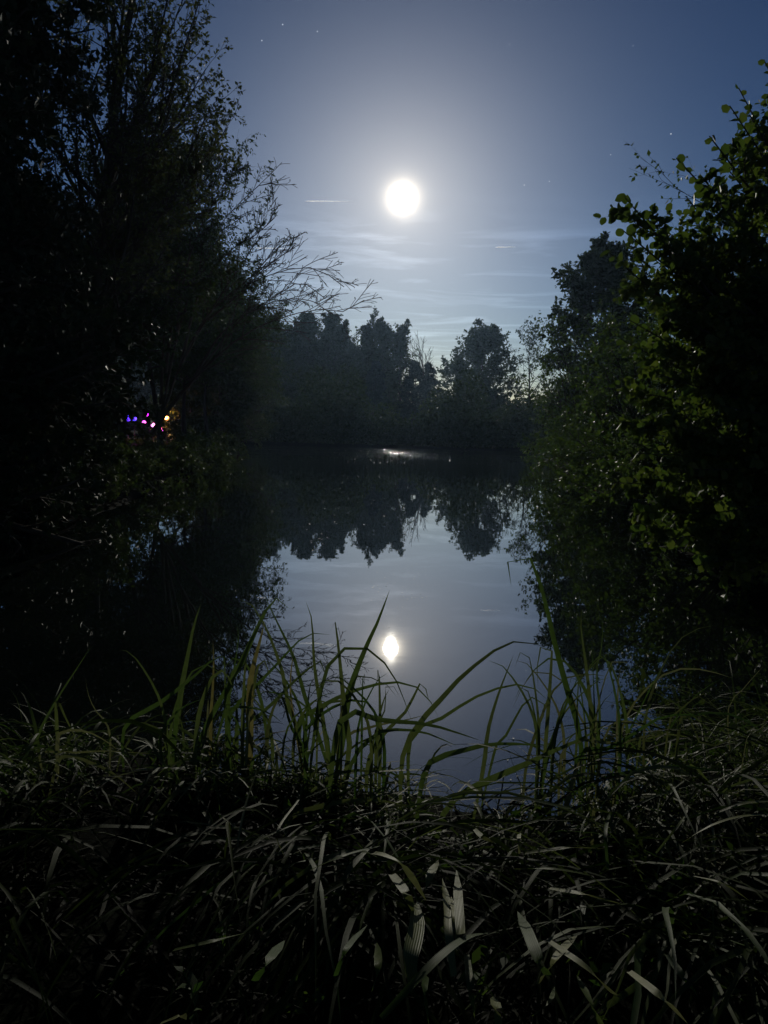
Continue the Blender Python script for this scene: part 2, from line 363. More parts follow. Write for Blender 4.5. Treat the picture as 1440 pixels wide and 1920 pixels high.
def water_mat():
    m, t, o = mat('pond_water')
    L = t.links.new
    g = t.nodes.new('ShaderNodeNewGeometry')
    def noise(scale, sx, sy, det=2.0):
        mpn = t.nodes.new('ShaderNodeMapping'); mpn.inputs['Scale'].default_value = (sx, sy, 1); L(g.outputs['Position'], mpn.inputs[0])
        n = t.nodes.new('ShaderNodeTexNoise'); n.inputs['Scale'].default_value = scale; n.inputs['Detail'].default_value = det
        L(mpn.outputs[0], n.inputs['Vector'])
        s = t.nodes.new('ShaderNodeVectorMath'); s.operation = 'SUBTRACT'; s.inputs[1].default_value = (0.5, 0.5, 0.5)
        L(n.outputs['Color'], s.inputs[0]); return s
    def scaled(v, k):
        s = t.nodes.new('ShaderNodeVectorMath'); s.operation = 'SCALE'; L(v.outputs[0], s.inputs[0])
        if isinstance(k, float): s.inputs['Scale'].default_value = k
        else: L(k.outputs[0], s.inputs['Scale'])
        return s
    calm = scaled(noise(1.1, 0.6, 1.2), 0.0035)
    fine = scaled(noise(9.0, 0.7, 1.3), 0.0045)
    # a breath of wind ruffles the far end of the pond
    sp = t.nodes.new('ShaderNodeSeparateXYZ'); L(g.outputs['Position'], sp.inputs[0])
    mr = t.nodes.new('ShaderNodeMapRange'); mr.interpolation_type = 'SMOOTHSTEP'
    mr.inputs['From Min'].default_value = 20; mr.inputs['From Max'].default_value = 54; L(sp.outputs[1], mr.inputs['Value'])
    pn = t.nodes.new('ShaderNodeTexNoise'); pn.inputs['Scale'].default_value = 0.55; pn.inputs['Detail'].default_value = 5; pn.inputs['Roughness'].default_value = .65
    pm = t.nodes.new('ShaderNodeMapping'); pm.inputs['Scale'].default_value = (.35, 1, 1); L(g.outputs['Position'], pm.inputs[0]); L(pm.outputs[0], pn.inputs['Vector'])
    pr = t.nodes.new('ShaderNodeMapRange'); pr.inputs['From Min'].default_value = 0.36; pr.inputs['From Max'].default_value = 0.66
    pr.inputs['To Max'].default_value = 1.2; L(pn.outputs['Fac'], pr.inputs['Value'])
    ml = t.nodes.new('ShaderNodeMath'); ml.operation = 'MULTIPLY'; L(mr.outputs[0], ml.inputs[0]); L(pr.outputs[0], ml.inputs[1])
    ruff = scaled(noise(9.0, 0.45, 1.5, 2.0), ml)
    a = t.nodes.new('ShaderNodeVectorMath'); a.operation = 'ADD'; L(calm.outputs[0], a.inputs[0]); L(fine.outputs[0], a.inputs[1])
    b = t.nodes.new('ShaderNodeVectorMath'); b.operation = 'ADD'; L(a.outputs[0], b.inputs[0]); L(ruff.outputs[0], b.inputs[1])
    c = t.nodes.new('ShaderNodeVectorMath'); c.operation = 'MULTIPLY'; c.inputs[1].default_value = (1, 1, 0); L(b.outputs[0], c.inputs[0])
    d = t.nodes.new('ShaderNodeVectorMath'); d.operation = 'ADD'; d.inputs[1].default_value = (0, 0, 1); L(c.outputs[0], d.inputs[0])
    e = t.nodes.new('ShaderNodeVectorMath'); e.operation = 'NORMALIZE'; L(d.outputs[0], e.inputs[0])
    p = t.nodes.new('ShaderNodeBsdfPrincipled'); p.inputs['Base Color'].default_value = (0.008, 0.012, 0.009, 1)
    p.inputs['Roughness'].default_value = 0.012; p.inputs['IOR'].default_value = 1.45
    L(e.outputs[0], p.inputs['Normal'])
    gl = t.nodes.new('ShaderNodeBsdfGlossy'); gl.inputs['Roughness'].default_value = 0.012; gl.inputs['Color'].default_value = (.95, .97, 1, 1); L(e.outputs[0], gl.inputs['Normal'])
    mxs = t.nodes.new('ShaderNodeMixShader'); mxs.inputs[0].default_value = .17          # thin surface film
    L(p.outputs[0], mxs.inputs[1]); L(gl.outputs[0], mxs.inputs[2]); L(mxs.outputs[0], o.inputs[0])
    return m
wx = np.array([-16.0, -5, 5, 17]); wy = np.array([2.0, 15, 40, 66])
WX, WY = np.meshgrid(wx, wy); idx = np.arange(16).reshape(4, 4)
tq = np.stack([idx[:-1, :-1], idx[:-1, 1:], idx[1:, 1:], idx[1:, :-1]], -1).reshape(-1, 4)
o = link('water', mesh_poly('water', np.stack([WX, WY, 0 * WX], -1), quads=tq, mats=[water_mat()])); tag(o, kind='structure')

# ------------------------------------------------------------------ trees
def finish_tree(name, base, wood, leaf, bark, leafm, label, cat='tree', group=None):
    r = empty(name, base, label, cat, group)
    link('trunk', wood.mesh('trunk', bark, True), r)
    link('crown', leaf.mesh('crown', leafm), r)
    return r

def tree(name, seed, x, y, height, width, label, shape='round', limbs=34, br=7, tw=6, lv=6, leaf=0.22, aspect=0.55, leafm='far', clear=0.12,
         r0=None, cat='tree', group=None, lean=(0, 0), droop=0.15, sides=5, kind='kite', twigthick=1.0):
    rng = np.random.default_rng(seed)
    zb = gz(x, y) - 0.08; base = np.array([x, y, zb]); r0 = r0 or height * 0.014
    wood, lf = Acc(), Acc()
    k0 = 9
    trunk = grow(rng, base[None], np.array([[lean[0], lean[1], 1.0]]), np.array([height * 0.93]), k0, 0.05, 0.06)
    R0 = radii(np.array([r0]), k0, 0.12); V, Q = tubes(trunk, R0, 8); wood.add(V, Q)
    n = limbs; t = clear + (0.98 - clear) * (np.arange(n) + rng.random(n)) / n
    S, T = sample_paths(trunk, np.zeros(n, int), t)
    u = (t - clear) / (1 - clear)
    if shape == 'cone': ln = width * 0.5 * (1.02 - u) ** 0.85 + 0.15; elev = np.radians(5 + 35 * u)
    elif shape == 'column': ln = width * 0.62 * np.sin(np.pi * np.clip(0.10 + 0.86 * u, 0, 1)) ** 0.5 + 0.25; elev = np.radians(48 + 25 * u)
    elif shape == 'spire': ln = width * 0.85 * (1.02 - u) ** 0.5 * rng.uniform(.7, 1.3, n) + 0.5; elev = np.radians(52 + 28 * u)
    elif shape == 'dome': ln = width * 0.55 * np.sqrt(np.clip(1 - u ** 2.2, 0.02, 1)) + 0.2; elev = np.radians(12 + 55 * u)
    else: ln = width * 0.55 * np.sin(np.pi * np.clip(0.16 + 0.78 * u, 0, 1)) ** 0.7 + 0.2; elev = np.radians(18 + 48 * u)
    ln = ln * rng.uniform(0.6, 1.18, n)
    az = np.arange(n) * 2.39996 + rng.normal(0, 0.3, n)
    D = np.stack([np.cos(az) * np.cos(elev), np.sin(az) * np.cos(elev), np.sin(elev)], -1)
    L1 = grow(rng, S, D, ln, 5, 0.12, 0.03 if shape != 'cone' else -0.02)
    R1 = radii(r0 * 0.42 * (1.05 - 0.8 * u) * (0.5 + ln / ln.max() * .5), 5, 0.2); V, Q = tubes(L1, R1, sides); wood.add(V, Q)
    S, D, l2, r2, _, _ = kids(rng, L1, R1, ln, br, 0.2, 1.0, 42, 0.48, 0.35, 0.6, 0.12)
    L2 = grow(rng, S, D, l2, 4, 0.14, 0.02); R2 = radii(r2, 4, 0.25); V, Q = tubes(L2, R2, 3); wood.add(V, Q)
    S, D, l3, r3, _, _ = kids(rng, L2, R2, l2, tw, 0.15, 1.0, 45, 0.55, 0.3, 0.6, 0.05)
    L3 = grow(rng, S, D, l3, 3, 0.18, -droop * 0.4); R3 = np.maximum(radii(r3, 3, 0.4), 0.0012 * twigthick); V, Q = tubes(L3, R3, 3); wood.add(V, Q)
    Sp, Dp = leaf_sites(rng, L3, lv, 0.1, 1.0, droop)
    fn = kite_leaves if kind == 'kite' else round_leaves
    V, Q = fn(rng, Sp, Dp, leaf, aspect); lf.add(V, Q)
    return finish_tree(name, base, wood, lf, M['bark'], M[leafm], label, cat, group)

def shrub(name, seed, x, y, height, width, label, stems=14, br=7, tw=6, lv=6, leaf=0.1, aspect=0.6, leafm='hedge', cat='shrub', group=None, kind='kite', depth=None, lean=0.0):
    rng = np.random.default_rng(seed)
    zb = gz(x, y) - 0.06; base = np.array([x, y, zb]); wood, lf = Acc(), Acc()
    depth = depth or width
    az = np.arange(stems) * 2.39996 + rng.normal(0, 0.3, stems); q = np.sqrt((np.arange(stems) + 0.5) / stems)
    tip = np.stack([np.cos(az) * q * width * 0.5 + lean, np.sin(az) * q * depth * 0.5, height * np.sqrt(np.clip(1.05 - q ** 2, 0.06, 1)) * rng.uniform(0.8, 1.05, stems)], -1)
    S = base + np.stack([tip[:, 0] * 0.15, tip[:, 1] * 0.15, np.zeros(stems)], -1)
    L = np.linalg.norm(tip, axis=1)
    P1 = grow(rng, S, norm(tip + np.array([0, 0, 0.35])), L, 6, 0.09, -0.035)
    R1 = radii(np.full(stems, 0.012 + height * 0.006), 6, 0.15); V, Q = tubes(P1, R1, 5); wood.add(V, Q)
    S, D, l2, r2, _, _ = kids(rng, P1, R1, L, br, 0.15, 1.0, 48, 0.36, 0.3, 0.6, 0.05)
    P2 = grow(rng, S, D, l2, 4, 0.14, 0.0); R2 = radii(r2, 4, 0.25); V, Q = tubes(P2, R2, 3); wood.add(V, Q)
    S, D, l3, r3, _, _ = kids(rng, P2, R2, l2, tw, 0.15, 1.0, 45, 0.5, 0.3, 0.6)
    P3 = grow(rng, S, D, l3, 3, 0.15, -0.04); R3 = np.maximum(radii(r3, 3, 0.4), 0.001); V, Q = tubes(P3, R3, 3); wood.add(V, Q)
    Sp, Dp = leaf_sites(rng, P3, lv, 0.1, 1.0, 0.15)
    fn = kite_leaves if kind == 'kite' else round_leaves
    V, Q = fn(rng, Sp, Dp, leaf, aspect); lf.add(V, Q)
    return finish_tree(name, base, wood, lf, M['bark'], M[leafm], label, cat, group)

def px_tree(name, seed, px, ptop, pw, y, label, **k):     # a tree whose photo position, top and width are given in pixels
    p = at(px, ptop, y); h = p[2] - gz(p[0], y); wd = 1.45 * pw / FOCAL_PX * y
    return tree(name, seed, p[0], y, h, wd, label, **k)
def px_shrub(name, seed, px, ptop, pw, y, label, **k):
    p = at(px, ptop, y); h = p[2] - gz(p[0], y); wd = 1.3 * pw / FOCAL_PX * y
    return shrub(name, seed, p[0], y, h, wd, label, **k)

FAR = 'trees on the far shore'
# left to right along the far shore
px_tree('broadleaf_tree', 11, 512, 596, 80, 106.0, 'ragged dark tree on far shore just left of the four spires', limbs=40, leaf=0.43, group=FAR)
for i_, (px_, top_, w_, lab_) in enumerate([(566, 600, 50, 'leftmost of the four close dark spires under the bare twig tips'), (592, 590, 54, 'second and tallest of the four close dark spires'),
                                            (620, 594, 52, 'third of the four close dark spires'), (645, 602, 46, 'rightmost of the four close dark spires')]):
    px_tree('poplar_tree', 120 + i_, px_, top_, w_, 109 + i_, lab_, shape='spire', limbs=70, br=8, tw=7, lv=7, leaf=0.30, clear=0.04, group=FAR)
px_tree('poplar_tree', 13, 679, 592, 48, 112.0, 'slender airy tree right beside the four close spires', shape='spire', limbs=40, br=7, tw=6, lv=5, leaf=0.36, group=FAR)
px_tree('poplar_tree', 14, 706, 604, 40, 110.0, 'dense pointed dark tree just left of straight below the moon', shape='spire', limbs=60, br=8, tw=7, lv=7, leaf=0.30, clear=0.05, group=FAR)
px_tree('poplar_tree', 141, 730, 600, 42, 111.0, 'dense pointed dark tree straight below the moon', shape='spire', limbs=60, br=8, tw=7, lv=7, leaf=0.30, clear=0.05, group=FAR)
px_tree('poplar_tree', 15, 760, 604, 44, 112.0, 'airy spire tree just left of the bare tree', shape='spire', limbs=38, br=7, tw=6, lv=5, leaf=0.36, group=FAR)
px_tree('conifer_tree', 16, 780, 662, 62, 109.0, 'dark conifer in front of the bare tree on far shore', shape='cone', limbs=60, br=8, tw=6, leaf=0.36, aspect=0.3, leafm='conifer', clear=0.03, group=FAR)
px_tree('conifer_tree', 17, 812, 668, 50, 108.6, 'small dark conifer at the left edge of the sky gap', shape='cone', limbs=50, br=7, tw=6, leaf=0.33, aspect=0.3, leafm='conifer', clear=0.03, group=FAR)
px_tree('broadleaf_tree', 18, 852, 676, 52, 111.0, 'low loose tree filling the gap beside the round tree', limbs=24, br=6, tw=5, lv=5, leaf=0.40, group=FAR)
px_tree('broadleaf_tree', 19, 906, 626, 98, 110.0, 'full rounded dark tree standing alone right of the sky gap', limbs=60, br=8, tw=7, leaf=0.43, clear=0.05, group=FAR)
px_tree('broadleaf_tree', 20, 1000, 618, 92, 108.0, 'thin see-through tree between the rounded tree and the tall right bank tree', limbs=26, br=6, tw=5, lv=2, leaf=0.36, clear=0.1, group=FAR, twigthick=11)
px_tree('broadleaf_tree', 21, 445, 596, 90, 60.0, 'dark bushy tree at far left corner of the pond', limbs=44, leaf=0.40, clear=0.04, group=FAR)

px_tree('broadleaf_tree', 22, 652, 642, 66, 113.0, 'dark tree closing the dip between the spires and the slender tree', limbs=44, leaf=0.43, clear=0.04, group=FAR)
px_tree('broadleaf_tree', 23, 550, 614, 60, 112.0, 'dark tree in the dip left of the four close spires', limbs=44, leaf=0.43, clear=0.04, group=FAR)
px_tree('conifer_tree', 24, 700, 668, 60, 107.5, 'low dark conifer in front of the slender airy tree', shape='cone', limbs=56, br=8, tw=6, leaf=0.36, aspect=0.3, leafm='conifer', clear=0.03, group=FAR)

# the bare tree in the middle of the far shore
def bare_tree():
    rng = np.random.default_rng(77); p = at(806, 618, 112); x, y = p[0], 112
    base = np.array([x, y, gz(x, y) - 0.05]); h = p[2] - base[2]; wood = Acc()
    T = grow(rng, base[None], np.array([[0, 0, 1.0]]), np.array([h * 0.8]), 8, 0.04, 0.05); R0 = radii(np.array([0.2]), 8, 0.2)
    V, Q = tubes(T, R0, 6); wood.add(V, Q)
    S, D, l, r, _, _ = kids(rng, T, R0, np.array([h]), 16, 0.35, 1, 32, 0.34, 0.3, 0.6, 0.5)
    P = grow(rng, S, D, l, 5, 0.1, 0.06); Rr = np.maximum(radii(r, 5, 0.3), 0.034); V, Q = tubes(P, Rr, 4); wood.add(V, Q)
    S, D, l, r, _, _ = kids(rng, P, Rr, l, 7, 0.2, 1, 34, 0.45, 0.3, 0.7, 0.25)
    P = grow(rng, S, D, l, 4, 0.1, 0.04); Rr = np.maximum(radii(r, 4, 0.5), 0.022); V, Q = tubes(P, Rr, 3); wood.add(V, Q)
    root = empty('bare_tree', base, 'leafless grey tree with fine upright twigs on far shore', 'tree', FAR)
    link('trunk', wood.mesh('trunk', M['bark'], True), root)
bare_tree()

# undergrowth that closes the foot of the far shore (one unbroken dark mass)
def mass(name, seed, spots, n, leaf, leafm, label, cat):
    rng = np.random.default_rng(seed); a = Acc()
    for (x, y, w, d, h) in spots:
        m = int(n * w * h / 12)
        u = rng.normal(0, 1, (m, 3)); u = norm(u) * rng.random((m, 1)) ** 0.4
        S = np.stack([x + u[:, 0] * w * .5, y + u[:, 1] * d * .5, gz(x, y) + np.abs(u[:, 2]) * h], -1)
        V, Q = kite_leaves(rng, S, norm(rng.normal(0, 1, (m, 3)) + [0, 0, .2]), leaf, 0.6); a.add(V, Q)
    o = link(name, a.mesh(name, M[leafm])); tag(o, label, cat, kind='stuff')
rng = np.random.default_rng(5)
mass('undergrowth', 31, [(x + rng.normal(0, .4), 59.6 + rng.normal(0, .3) + max(0, abs(x) - 9) * -0.1, 4.2, 2.4, rng.choice([1.8, 2.6, 3.4, 4.6, 6.2])) for x in np.arange(-17, 19, 1.3)], 1500, 0.26, 'far',
     'continuous dark undergrowth along the foot of the far shore', 'undergrowth')
mass('woodland', 32, [(x + rng.normal(0, 1), 128 + rng.normal(0, 4), 15, 9, rng.uniform(5.5, 7.5) if -3 < x < 36 else rng.uniform(13, 16)) for x in np.arange(-100, 105, 5)], 300, 0.75, 'far',
     'far-off dark woodland behind the trees of the far shore', 'woodland')

# right bank: big lumpy tree, then bushes coming towards the viewer
px_tree('oak_tree', 41, 1138, 478, 140, 38, 'tall lumpy-crowned tree rising over the right bank bushes', limbs=44, br=9, tw=9, lv=9, leaf=0.17, aspect=0.7, clear=0.10, leafm='far', kind='round')
RB = 'bushes along the right bank'
px_shrub('waterside_bush', 51, 1105, 640, 110, 44, 'dark bush farthest along the right bank below the lumpy tree', stems=26, br=8, tw=7, leaf=0.16, group=RB)
px_shrub('waterside_bush', 52, 1120, 600, 150, 31, 'big fine-leaved bush on right bank in front of the lumpy tree', stems=36, br=9, tw=7, leaf=0.12, group=RB)
px_shrub('waterside_bush', 53, 1150, 740, 120, 22, 'low fine-leaved bush leaning over the water at right', stems=26, br=9, tw=7, leaf=0.085, group=RB)
px_shrub('waterside_bush', 54, 1250, 560, 260, 17, 'tall dense bush behind the round-leaved shrub on right bank', stems=44, br=10, tw=8, leaf=0.085, group=RB)
px_shrub('waterside_bush', 55, 1285, 760, 180, 12, 'low bush dipping to the water under the round-leaved shrub', stems=30, br=9, tw=8, leaf=0.06, group=RB)
px_shrub('waterside_bush', 56, 1470, 330, 360, 10.5, 'tall dark bush at right edge behind the round-leaved shrub', stems=44, br=10, tw=8, leaf=0.065, group=RB)

# left bank
LB = 'trees massed on the left bank'
px_tree('willow_tree', 61, 390, 540, 170, 34, 'rounded dark willow on left bank beside the leaning bare limbs', limbs=54, br=9, tw=8, lv=8, leaf=0.15, aspect=0.35, leafm='willow', clear=0.44, group=LB, droop=0.5)
px_tree('willow_tree', 62, 300, 430, 200, 25, 'tall dark green willow in the middle of the left bank mass', limbs=56, br=9, tw=8, lv=8, leaf=0.125, aspect=0.35, leafm='willow', clear=0.44, group=LB, droop=0.5)
px_tree('willow_tree', 63, 215, 250, 260, 18.5, 'large dark willow behind the tall small-leaved tree', limbs=60, br=10, tw=8, lv=8, leaf=0.10, aspect=0.4, leafm='willow', clear=0.42, group=LB, droop=0.4)
px_tree('willow_tree', 64, 448, 575, 105, 41, 'small willow at the water nearest the far left corner', limbs=44, br=8, tw=7, lv=7, leaf=0.16, aspect=0.35, leafm='willow', clear=0.05, group=LB, droop=0.4)
px_tree('willow_tree', 65, 60, 330, 220, 15.5, 'broad dark willow between the black evergreen and the tall small-leaved tree', limbs=60, br=10, tw=8, lv=9, leaf=0.10, aspect=0.45, leafm='willow', clear=0.05, group=LB, droop=0.3)
px_tree('willow_tree', 66, 120, 470, 150, 22, 'dark thicket willow left of the violet lantern', limbs=60, br=10, tw=8, lv=9, leaf=0.13, aspect=0.45, leafm='willow', clear=0.04, group=LB, droop=0.3)
px_tree('willow_tree', 67, 345, 520, 150, 29, 'rounded willow with its crown over the lit hutch', limbs=60, br=9, tw=8, lv=8, leaf=0.14, aspect=0.45, leafm='willow', clear=0.44, group=LB, droop=0.4)
px_tree('willow_tree', 68, 400, 620, 100, 37, 'low willow right of the white lantern over the water', limbs=56, br=9, tw=8, lv=8, leaf=0.17, aspect=0.45, leafm='willow', clear=0.06, group=LB, droop=0.4)
tree('willow_tree', 69, -8.2, 9.5, 8.0, 6.5, 'dark willow added at the very left edge to keep sky out of the reflection', limbs=60, br=10, tw=8, lv=9, leaf=0.10, aspect=0.5, leafm='holly', clear=0.03, group=LB, droop=0.3)  # off-frame tree added to block sky from the water reflection
LS = 'low bushes on the left bank'
px_shrub('low_bush', 71, 330, 862, 150, 21, 'low leafy bush below the coloured lights on the left bank', stems=22, br=7, tw=6, leaf=0.08, leafm='willow', group=LS)
px_shrub('low_bush', 72, 200, 856, 140, 14, 'low leafy bush overhanging the water on the left bank', stems=26, br=7, tw=7, leaf=0.06, leafm='willow', group=LS)
px_shrub('low_bush', 73, 415, 812, 60, 30, 'rounded bush on left bank by the small white lamp', stems=20, br=7, tw=6, leaf=0.11, leafm='willow', group=LS)
px_shrub('low_bush', 74, 90, 800, 220, 11, 'dark bush low on the left bank under the tall tree', stems=34, br=8, tw=7, leaf=0.055, leafm='willow', group=LS)

wr = np.random.default_rng(8)
def bank_x(y, side):
    L_ = [(p[1], p[0]) for p in POND if p[0] * side > 0 and 3.5 < p[1] < 56.5 and abs(p[0]) > 2]; L_.sort()
    return float(np.interp(y, [q[0] for q in L_], [q[1] for q in L_]))
for i, (y, h, where) in enumerate([(9.5, .9, 'nearest the black evergreen'), (12.5, .9, 'under the tall small-leaved tree'), (16.5, .4, 'third along from the black evergreen'), (20.5, .32, 'below the violet lantern'),
                                   (25, .32, 'below the lit hutch'), (30, .4, 'below the white lantern'), (35.5, 1.6, 'beyond the white lantern'), (42, 2.2, 'near the far left corner')]):
    shrub('waterside_clump', 700 + i, bank_x(y, -1) - .6 - max(0, y - 24) * .09, y, h, 1.7 + y * .045, 'low leafy clump at the left waterline ' + where, stems=20, br=7, tw=6, leaf=.05 + y * .0022, leafm='willow', group='leafy clumps at the left waterline', depth=4 + y * .08)
for i, (y, h, where) in enumerate([(7.5, .8, 'under the round-leaved shrub'), (14, 1.0, 'before the low leaning bush'), (20, 1.2, 'between the fine-leaved bushes'), (27, 1.5, 'under the lumpy tree'), (36, 2.0, 'past the lumpy tree'), (45, 2.4, 'near the far right corner')]):
    shrub('waterside_clump', 720 + i, bank_x(y, 1) + .3 + max(0, y - 18) * .07, y, h, 2.4 + y * .045, 'low leafy clump at the right waterline ' + where, stems=20, br=7, tw=6, leaf=.05 + y * .0022, leafm='hedge', group='leafy clumps at the right waterline', depth=4 + y * .1)

def spline(pts, n):
    P = np.asarray(pts, float); Q = np.concatenate([2 * P[:1] - P[1:2], P, 2 * P[-1:] - P[-2:-1]])
    seg = np.linalg.norm(np.diff(P, axis=0), axis=1); s = np.concatenate([[0], np.cumsum(seg)]); s /= s[-1]
    out = []
    for u in np.linspace(0, 1, n):
        i = min(np.searchsorted(s, u, 'right') - 1, len(P) - 2); f = (u - s[i]) / max(1e-9, s[i + 1] - s[i])
        a, b, c, d = Q[i], Q[i + 1], Q[i + 2], Q[i + 3]
        out.append(0.5 * (2 * b + (c - a) * f + (2 * a - 5 * b + 4 * c - d) * f * f + (-a + 3 * b - 3 * c + d) * f ** 3))
    return np.array(out)

# tall small-leaved tree at the left edge
def tall_left_tree():
    rng = np.random.default_rng(81); wood, lf = Acc(), Acc()
    b = at(165, 900, 12.0); base = np.array([b[0], 12.0, gz(b[0], 12.0) - 0.05])
    tr = spline([base, at(170, 640, 12), at(195, 400, 12), at(222, 150, 12.2), at(262, -80, 12.4), at(290, -330, 12.5)], 15)[None]
    R0 = radii(np.array([0.13]), 14, 0.15); V, Q = tubes(tr, R0, 9); wood.add(V, Q)
    tips = [(372, 8, 11.2), (360, 60, 12.6), (395, 200, 11.6), (428, 238, 12.0), (385, 130, 13), (330, -70, 11.5), (250, -160, 11.5), (385, 300, 12.4), (350, 330, 11.4), (300, 250, 13),
            (330, 170, 11.0), (300, 60, 13.2), (280, 380, 11.2), (120, 40, 11.4), (60, 120, 12.4), (90, 260, 11.2), (40, 350, 12.5), (140, 160, 10.6), (20, 20, 12), (110, -60, 13),
            (200, 20, 10.6), (240, 110, 10.8), (260, 300, 10.6), (120, 400, 11), (330, 430, 11.8), (210, -120, 13.4), (300, 150, 12), (60, 480, 12), (350, -20, 13)]
    P = []
    for (px, py, y) in tips:
        e = at(px, py, y); hh = e[2] - base[2]; tt = np.clip((hh * 0.62) / (tr[0, -1, 2] - base[2]), 0.12, 0.85)
        s, d = sample_paths(tr, np.array([0]), np.array([tt])); s = s[0]
        mid = s + (e - s) * 0.5 + np.array([0, 0, -0.12 * np.linalg.norm(e - s) * 0.6]); P.append(spline([s, mid + rng.normal(0, .08, 3), e], 9))
    P = np.array(P); L = np.linalg.norm(P[:, -1] - P[:, 0], axis=1) + 0.6
    R1 = radii(0.018 + 0.008 * L, 8, 0.12); V, Q = tubes(P, R1, 5); wood.add(V, Q)
    S, D, l2, r2, _, _ = kids(rng, P, R1, L, 13, 0.2, 1.0, 36, 0.33, 0.5, 0.55, 0.15)
    P2 = grow(rng, S, D, l2, 5, 0.09, 0.015); R2 = np.maximum(radii(r2, 5, 0.25), 0.003); V, Q = tubes(P2, R2, 3); wood.add(V, Q)
    S, D, l3, r3, _, _ = kids(rng, P2, R2, l2, 8, 0.15, 1.0, 40, 0.42, 0.4, 0.6)
    P3 = grow(rng, S, D, l3, 4, 0.11, -0.02); R3 = np.maximum(radii(r3, 4, 0.4), 0.002); V, Q = tubes(P3, R3, 3); wood.add(V, Q)
    Sp, Dp = leaf_sites(rng, P3, 6, 0.1, 1.0, 0.15)
    V, Q = kite_leaves(rng, Sp, Dp, 0.064, 0.6); lf.add(V, Q)
    finish_tree('tall_tree', base, wood, lf, M['bark'], M['birch'], 'tall small-leaved tree at left edge reaching past the top of the picture')
tall_left_tree()

# leaning tree with long bare shoots arching over the water
def arching_tree():
    rng = np.random.default_rng(91); wood, lf = Acc(), Acc(); y0 = 19.0
    b = at(250, 870, y0); base = np.array([b[0], y0, gz(b[0], y0) - 0.05])
    A = lambda l, y1: np.array([at(px, py, y0 + (y1 - y0) * i / (len(l) - 1)) for i, (px, py) in enumerate(l)])
    limbs = [([(250, 870), (300, 790), (360, 715), (440, 640), (520, 598), (600, 580), (640, 585), (683, 563)], 17.5, .075),
             ([(300, 790), (340, 680), (390, 590), (450, 540), (530, 508), (585, 502), (620, 518), (645, 538)], 18, .045),
             ([(300, 790), (330, 640), (360, 540), (400, 440), (440, 390), (490, 345), (522, 342)], 20, .045),
             ([(340, 680), (370, 560), (420, 480), (480, 440), (515, 408)], 18.5, .05),
             ([(340, 680), (400, 580), (470, 520), (515, 470), (540, 450)], 19.5, .05),
             ([(330, 640), (350, 500), (390, 400), (430, 330), (455, 318)], 19, .05),
             ([(360, 715), (420, 620), (500, 570), (560, 560), (600, 570)], 18, .045),
             ([(340, 680), (410, 560), (470, 470), (500, 400), (520, 370)], 19.5, .04),
             ([(390, 600), (450, 550), (500, 500), (540, 470), (552, 440)], 18.5, .035),
             ([(360, 715), (450, 600), (510, 560), (560, 530), (590, 545), (610, 560)], 17.8, .04),
             ([(310, 700), (330, 560), (360, 450), (400, 350), (425, 300)], 20.5, .05),
             ([(300, 790), (310, 600), (330, 450), (370, 350), (400, 270)], 19, .05)]
    n = 14
    P = np.array([spline(A(l, y1), n) for l, y1, r in limbs]); r = np.array([q[2] for q in limbs])
    R1 = np.maximum(r[:, None] * np.linspace(1, 0, n)[None] ** 1.5, 0.010); V, Q = tubes(P, R1, 6); wood.add(V, Q)
    L = np.linalg.norm(np.diff(P, axis=1), axis=2).sum(1)
    # long whippy side shoots, pointing on and out over the pond
    S, D, l2, r2, t2, i2 = kids(rng, P, R1, L, 20, 0.38, 0.99, 30, 0.17, 0.35, 0.6, 0.05)
    l2 = np.clip(l2, .35, 1.3)
    P2 = grow(rng, S, D, l2, 6, 0.06, -0.015); R2 = np.maximum(radii(r2, 6, 0.4), 0.0075); V, Q = tubes(P2, R2, 4); wood.add(V, Q)
    S, D, l3, r3, t3, i3 = kids(rng, P2, R2, l2, 5, 0.2, 0.95, 30, 0.45, 0.4, 0.7)
    P3 = grow(rng, S, D, l3, 4, 0.06, -0.03); R3 = np.maximum(radii(r3, 4, 0.5), 0.006); V, Q = tubes(P3, R3, 3); wood.add(V, Q)
    leafy = (P3[:, -1, 0] < at(470, 500, y0)[0] + rng.normal(0, .45, len(P3))) & (rng.random(len(P3)) < 0.85)
    Sp, Dp = leaf_sites(rng, P3[leafy], 10, 0.1, 1.0, 0.1); V, Q = kite_leaves(rng, Sp, Dp, 0.085, 0.45); lf.add(V, Q)
    tips = P3[~leafy]; Sp, Dp = leaf_sites(rng, tips, 1, 0.6, 1.0); kk = rng.random(len(Sp)) < 0.35
    V, Q = kite_leaves(rng, Sp[kk], Dp[kk], 0.06, 0.45); lf.add(V, Q)
    finish_tree('leaning_tree', base, wood, lf, M['twig'], M['willow'], 'leaning tree whose long bare shoots arch out over the water')
arching_tree()

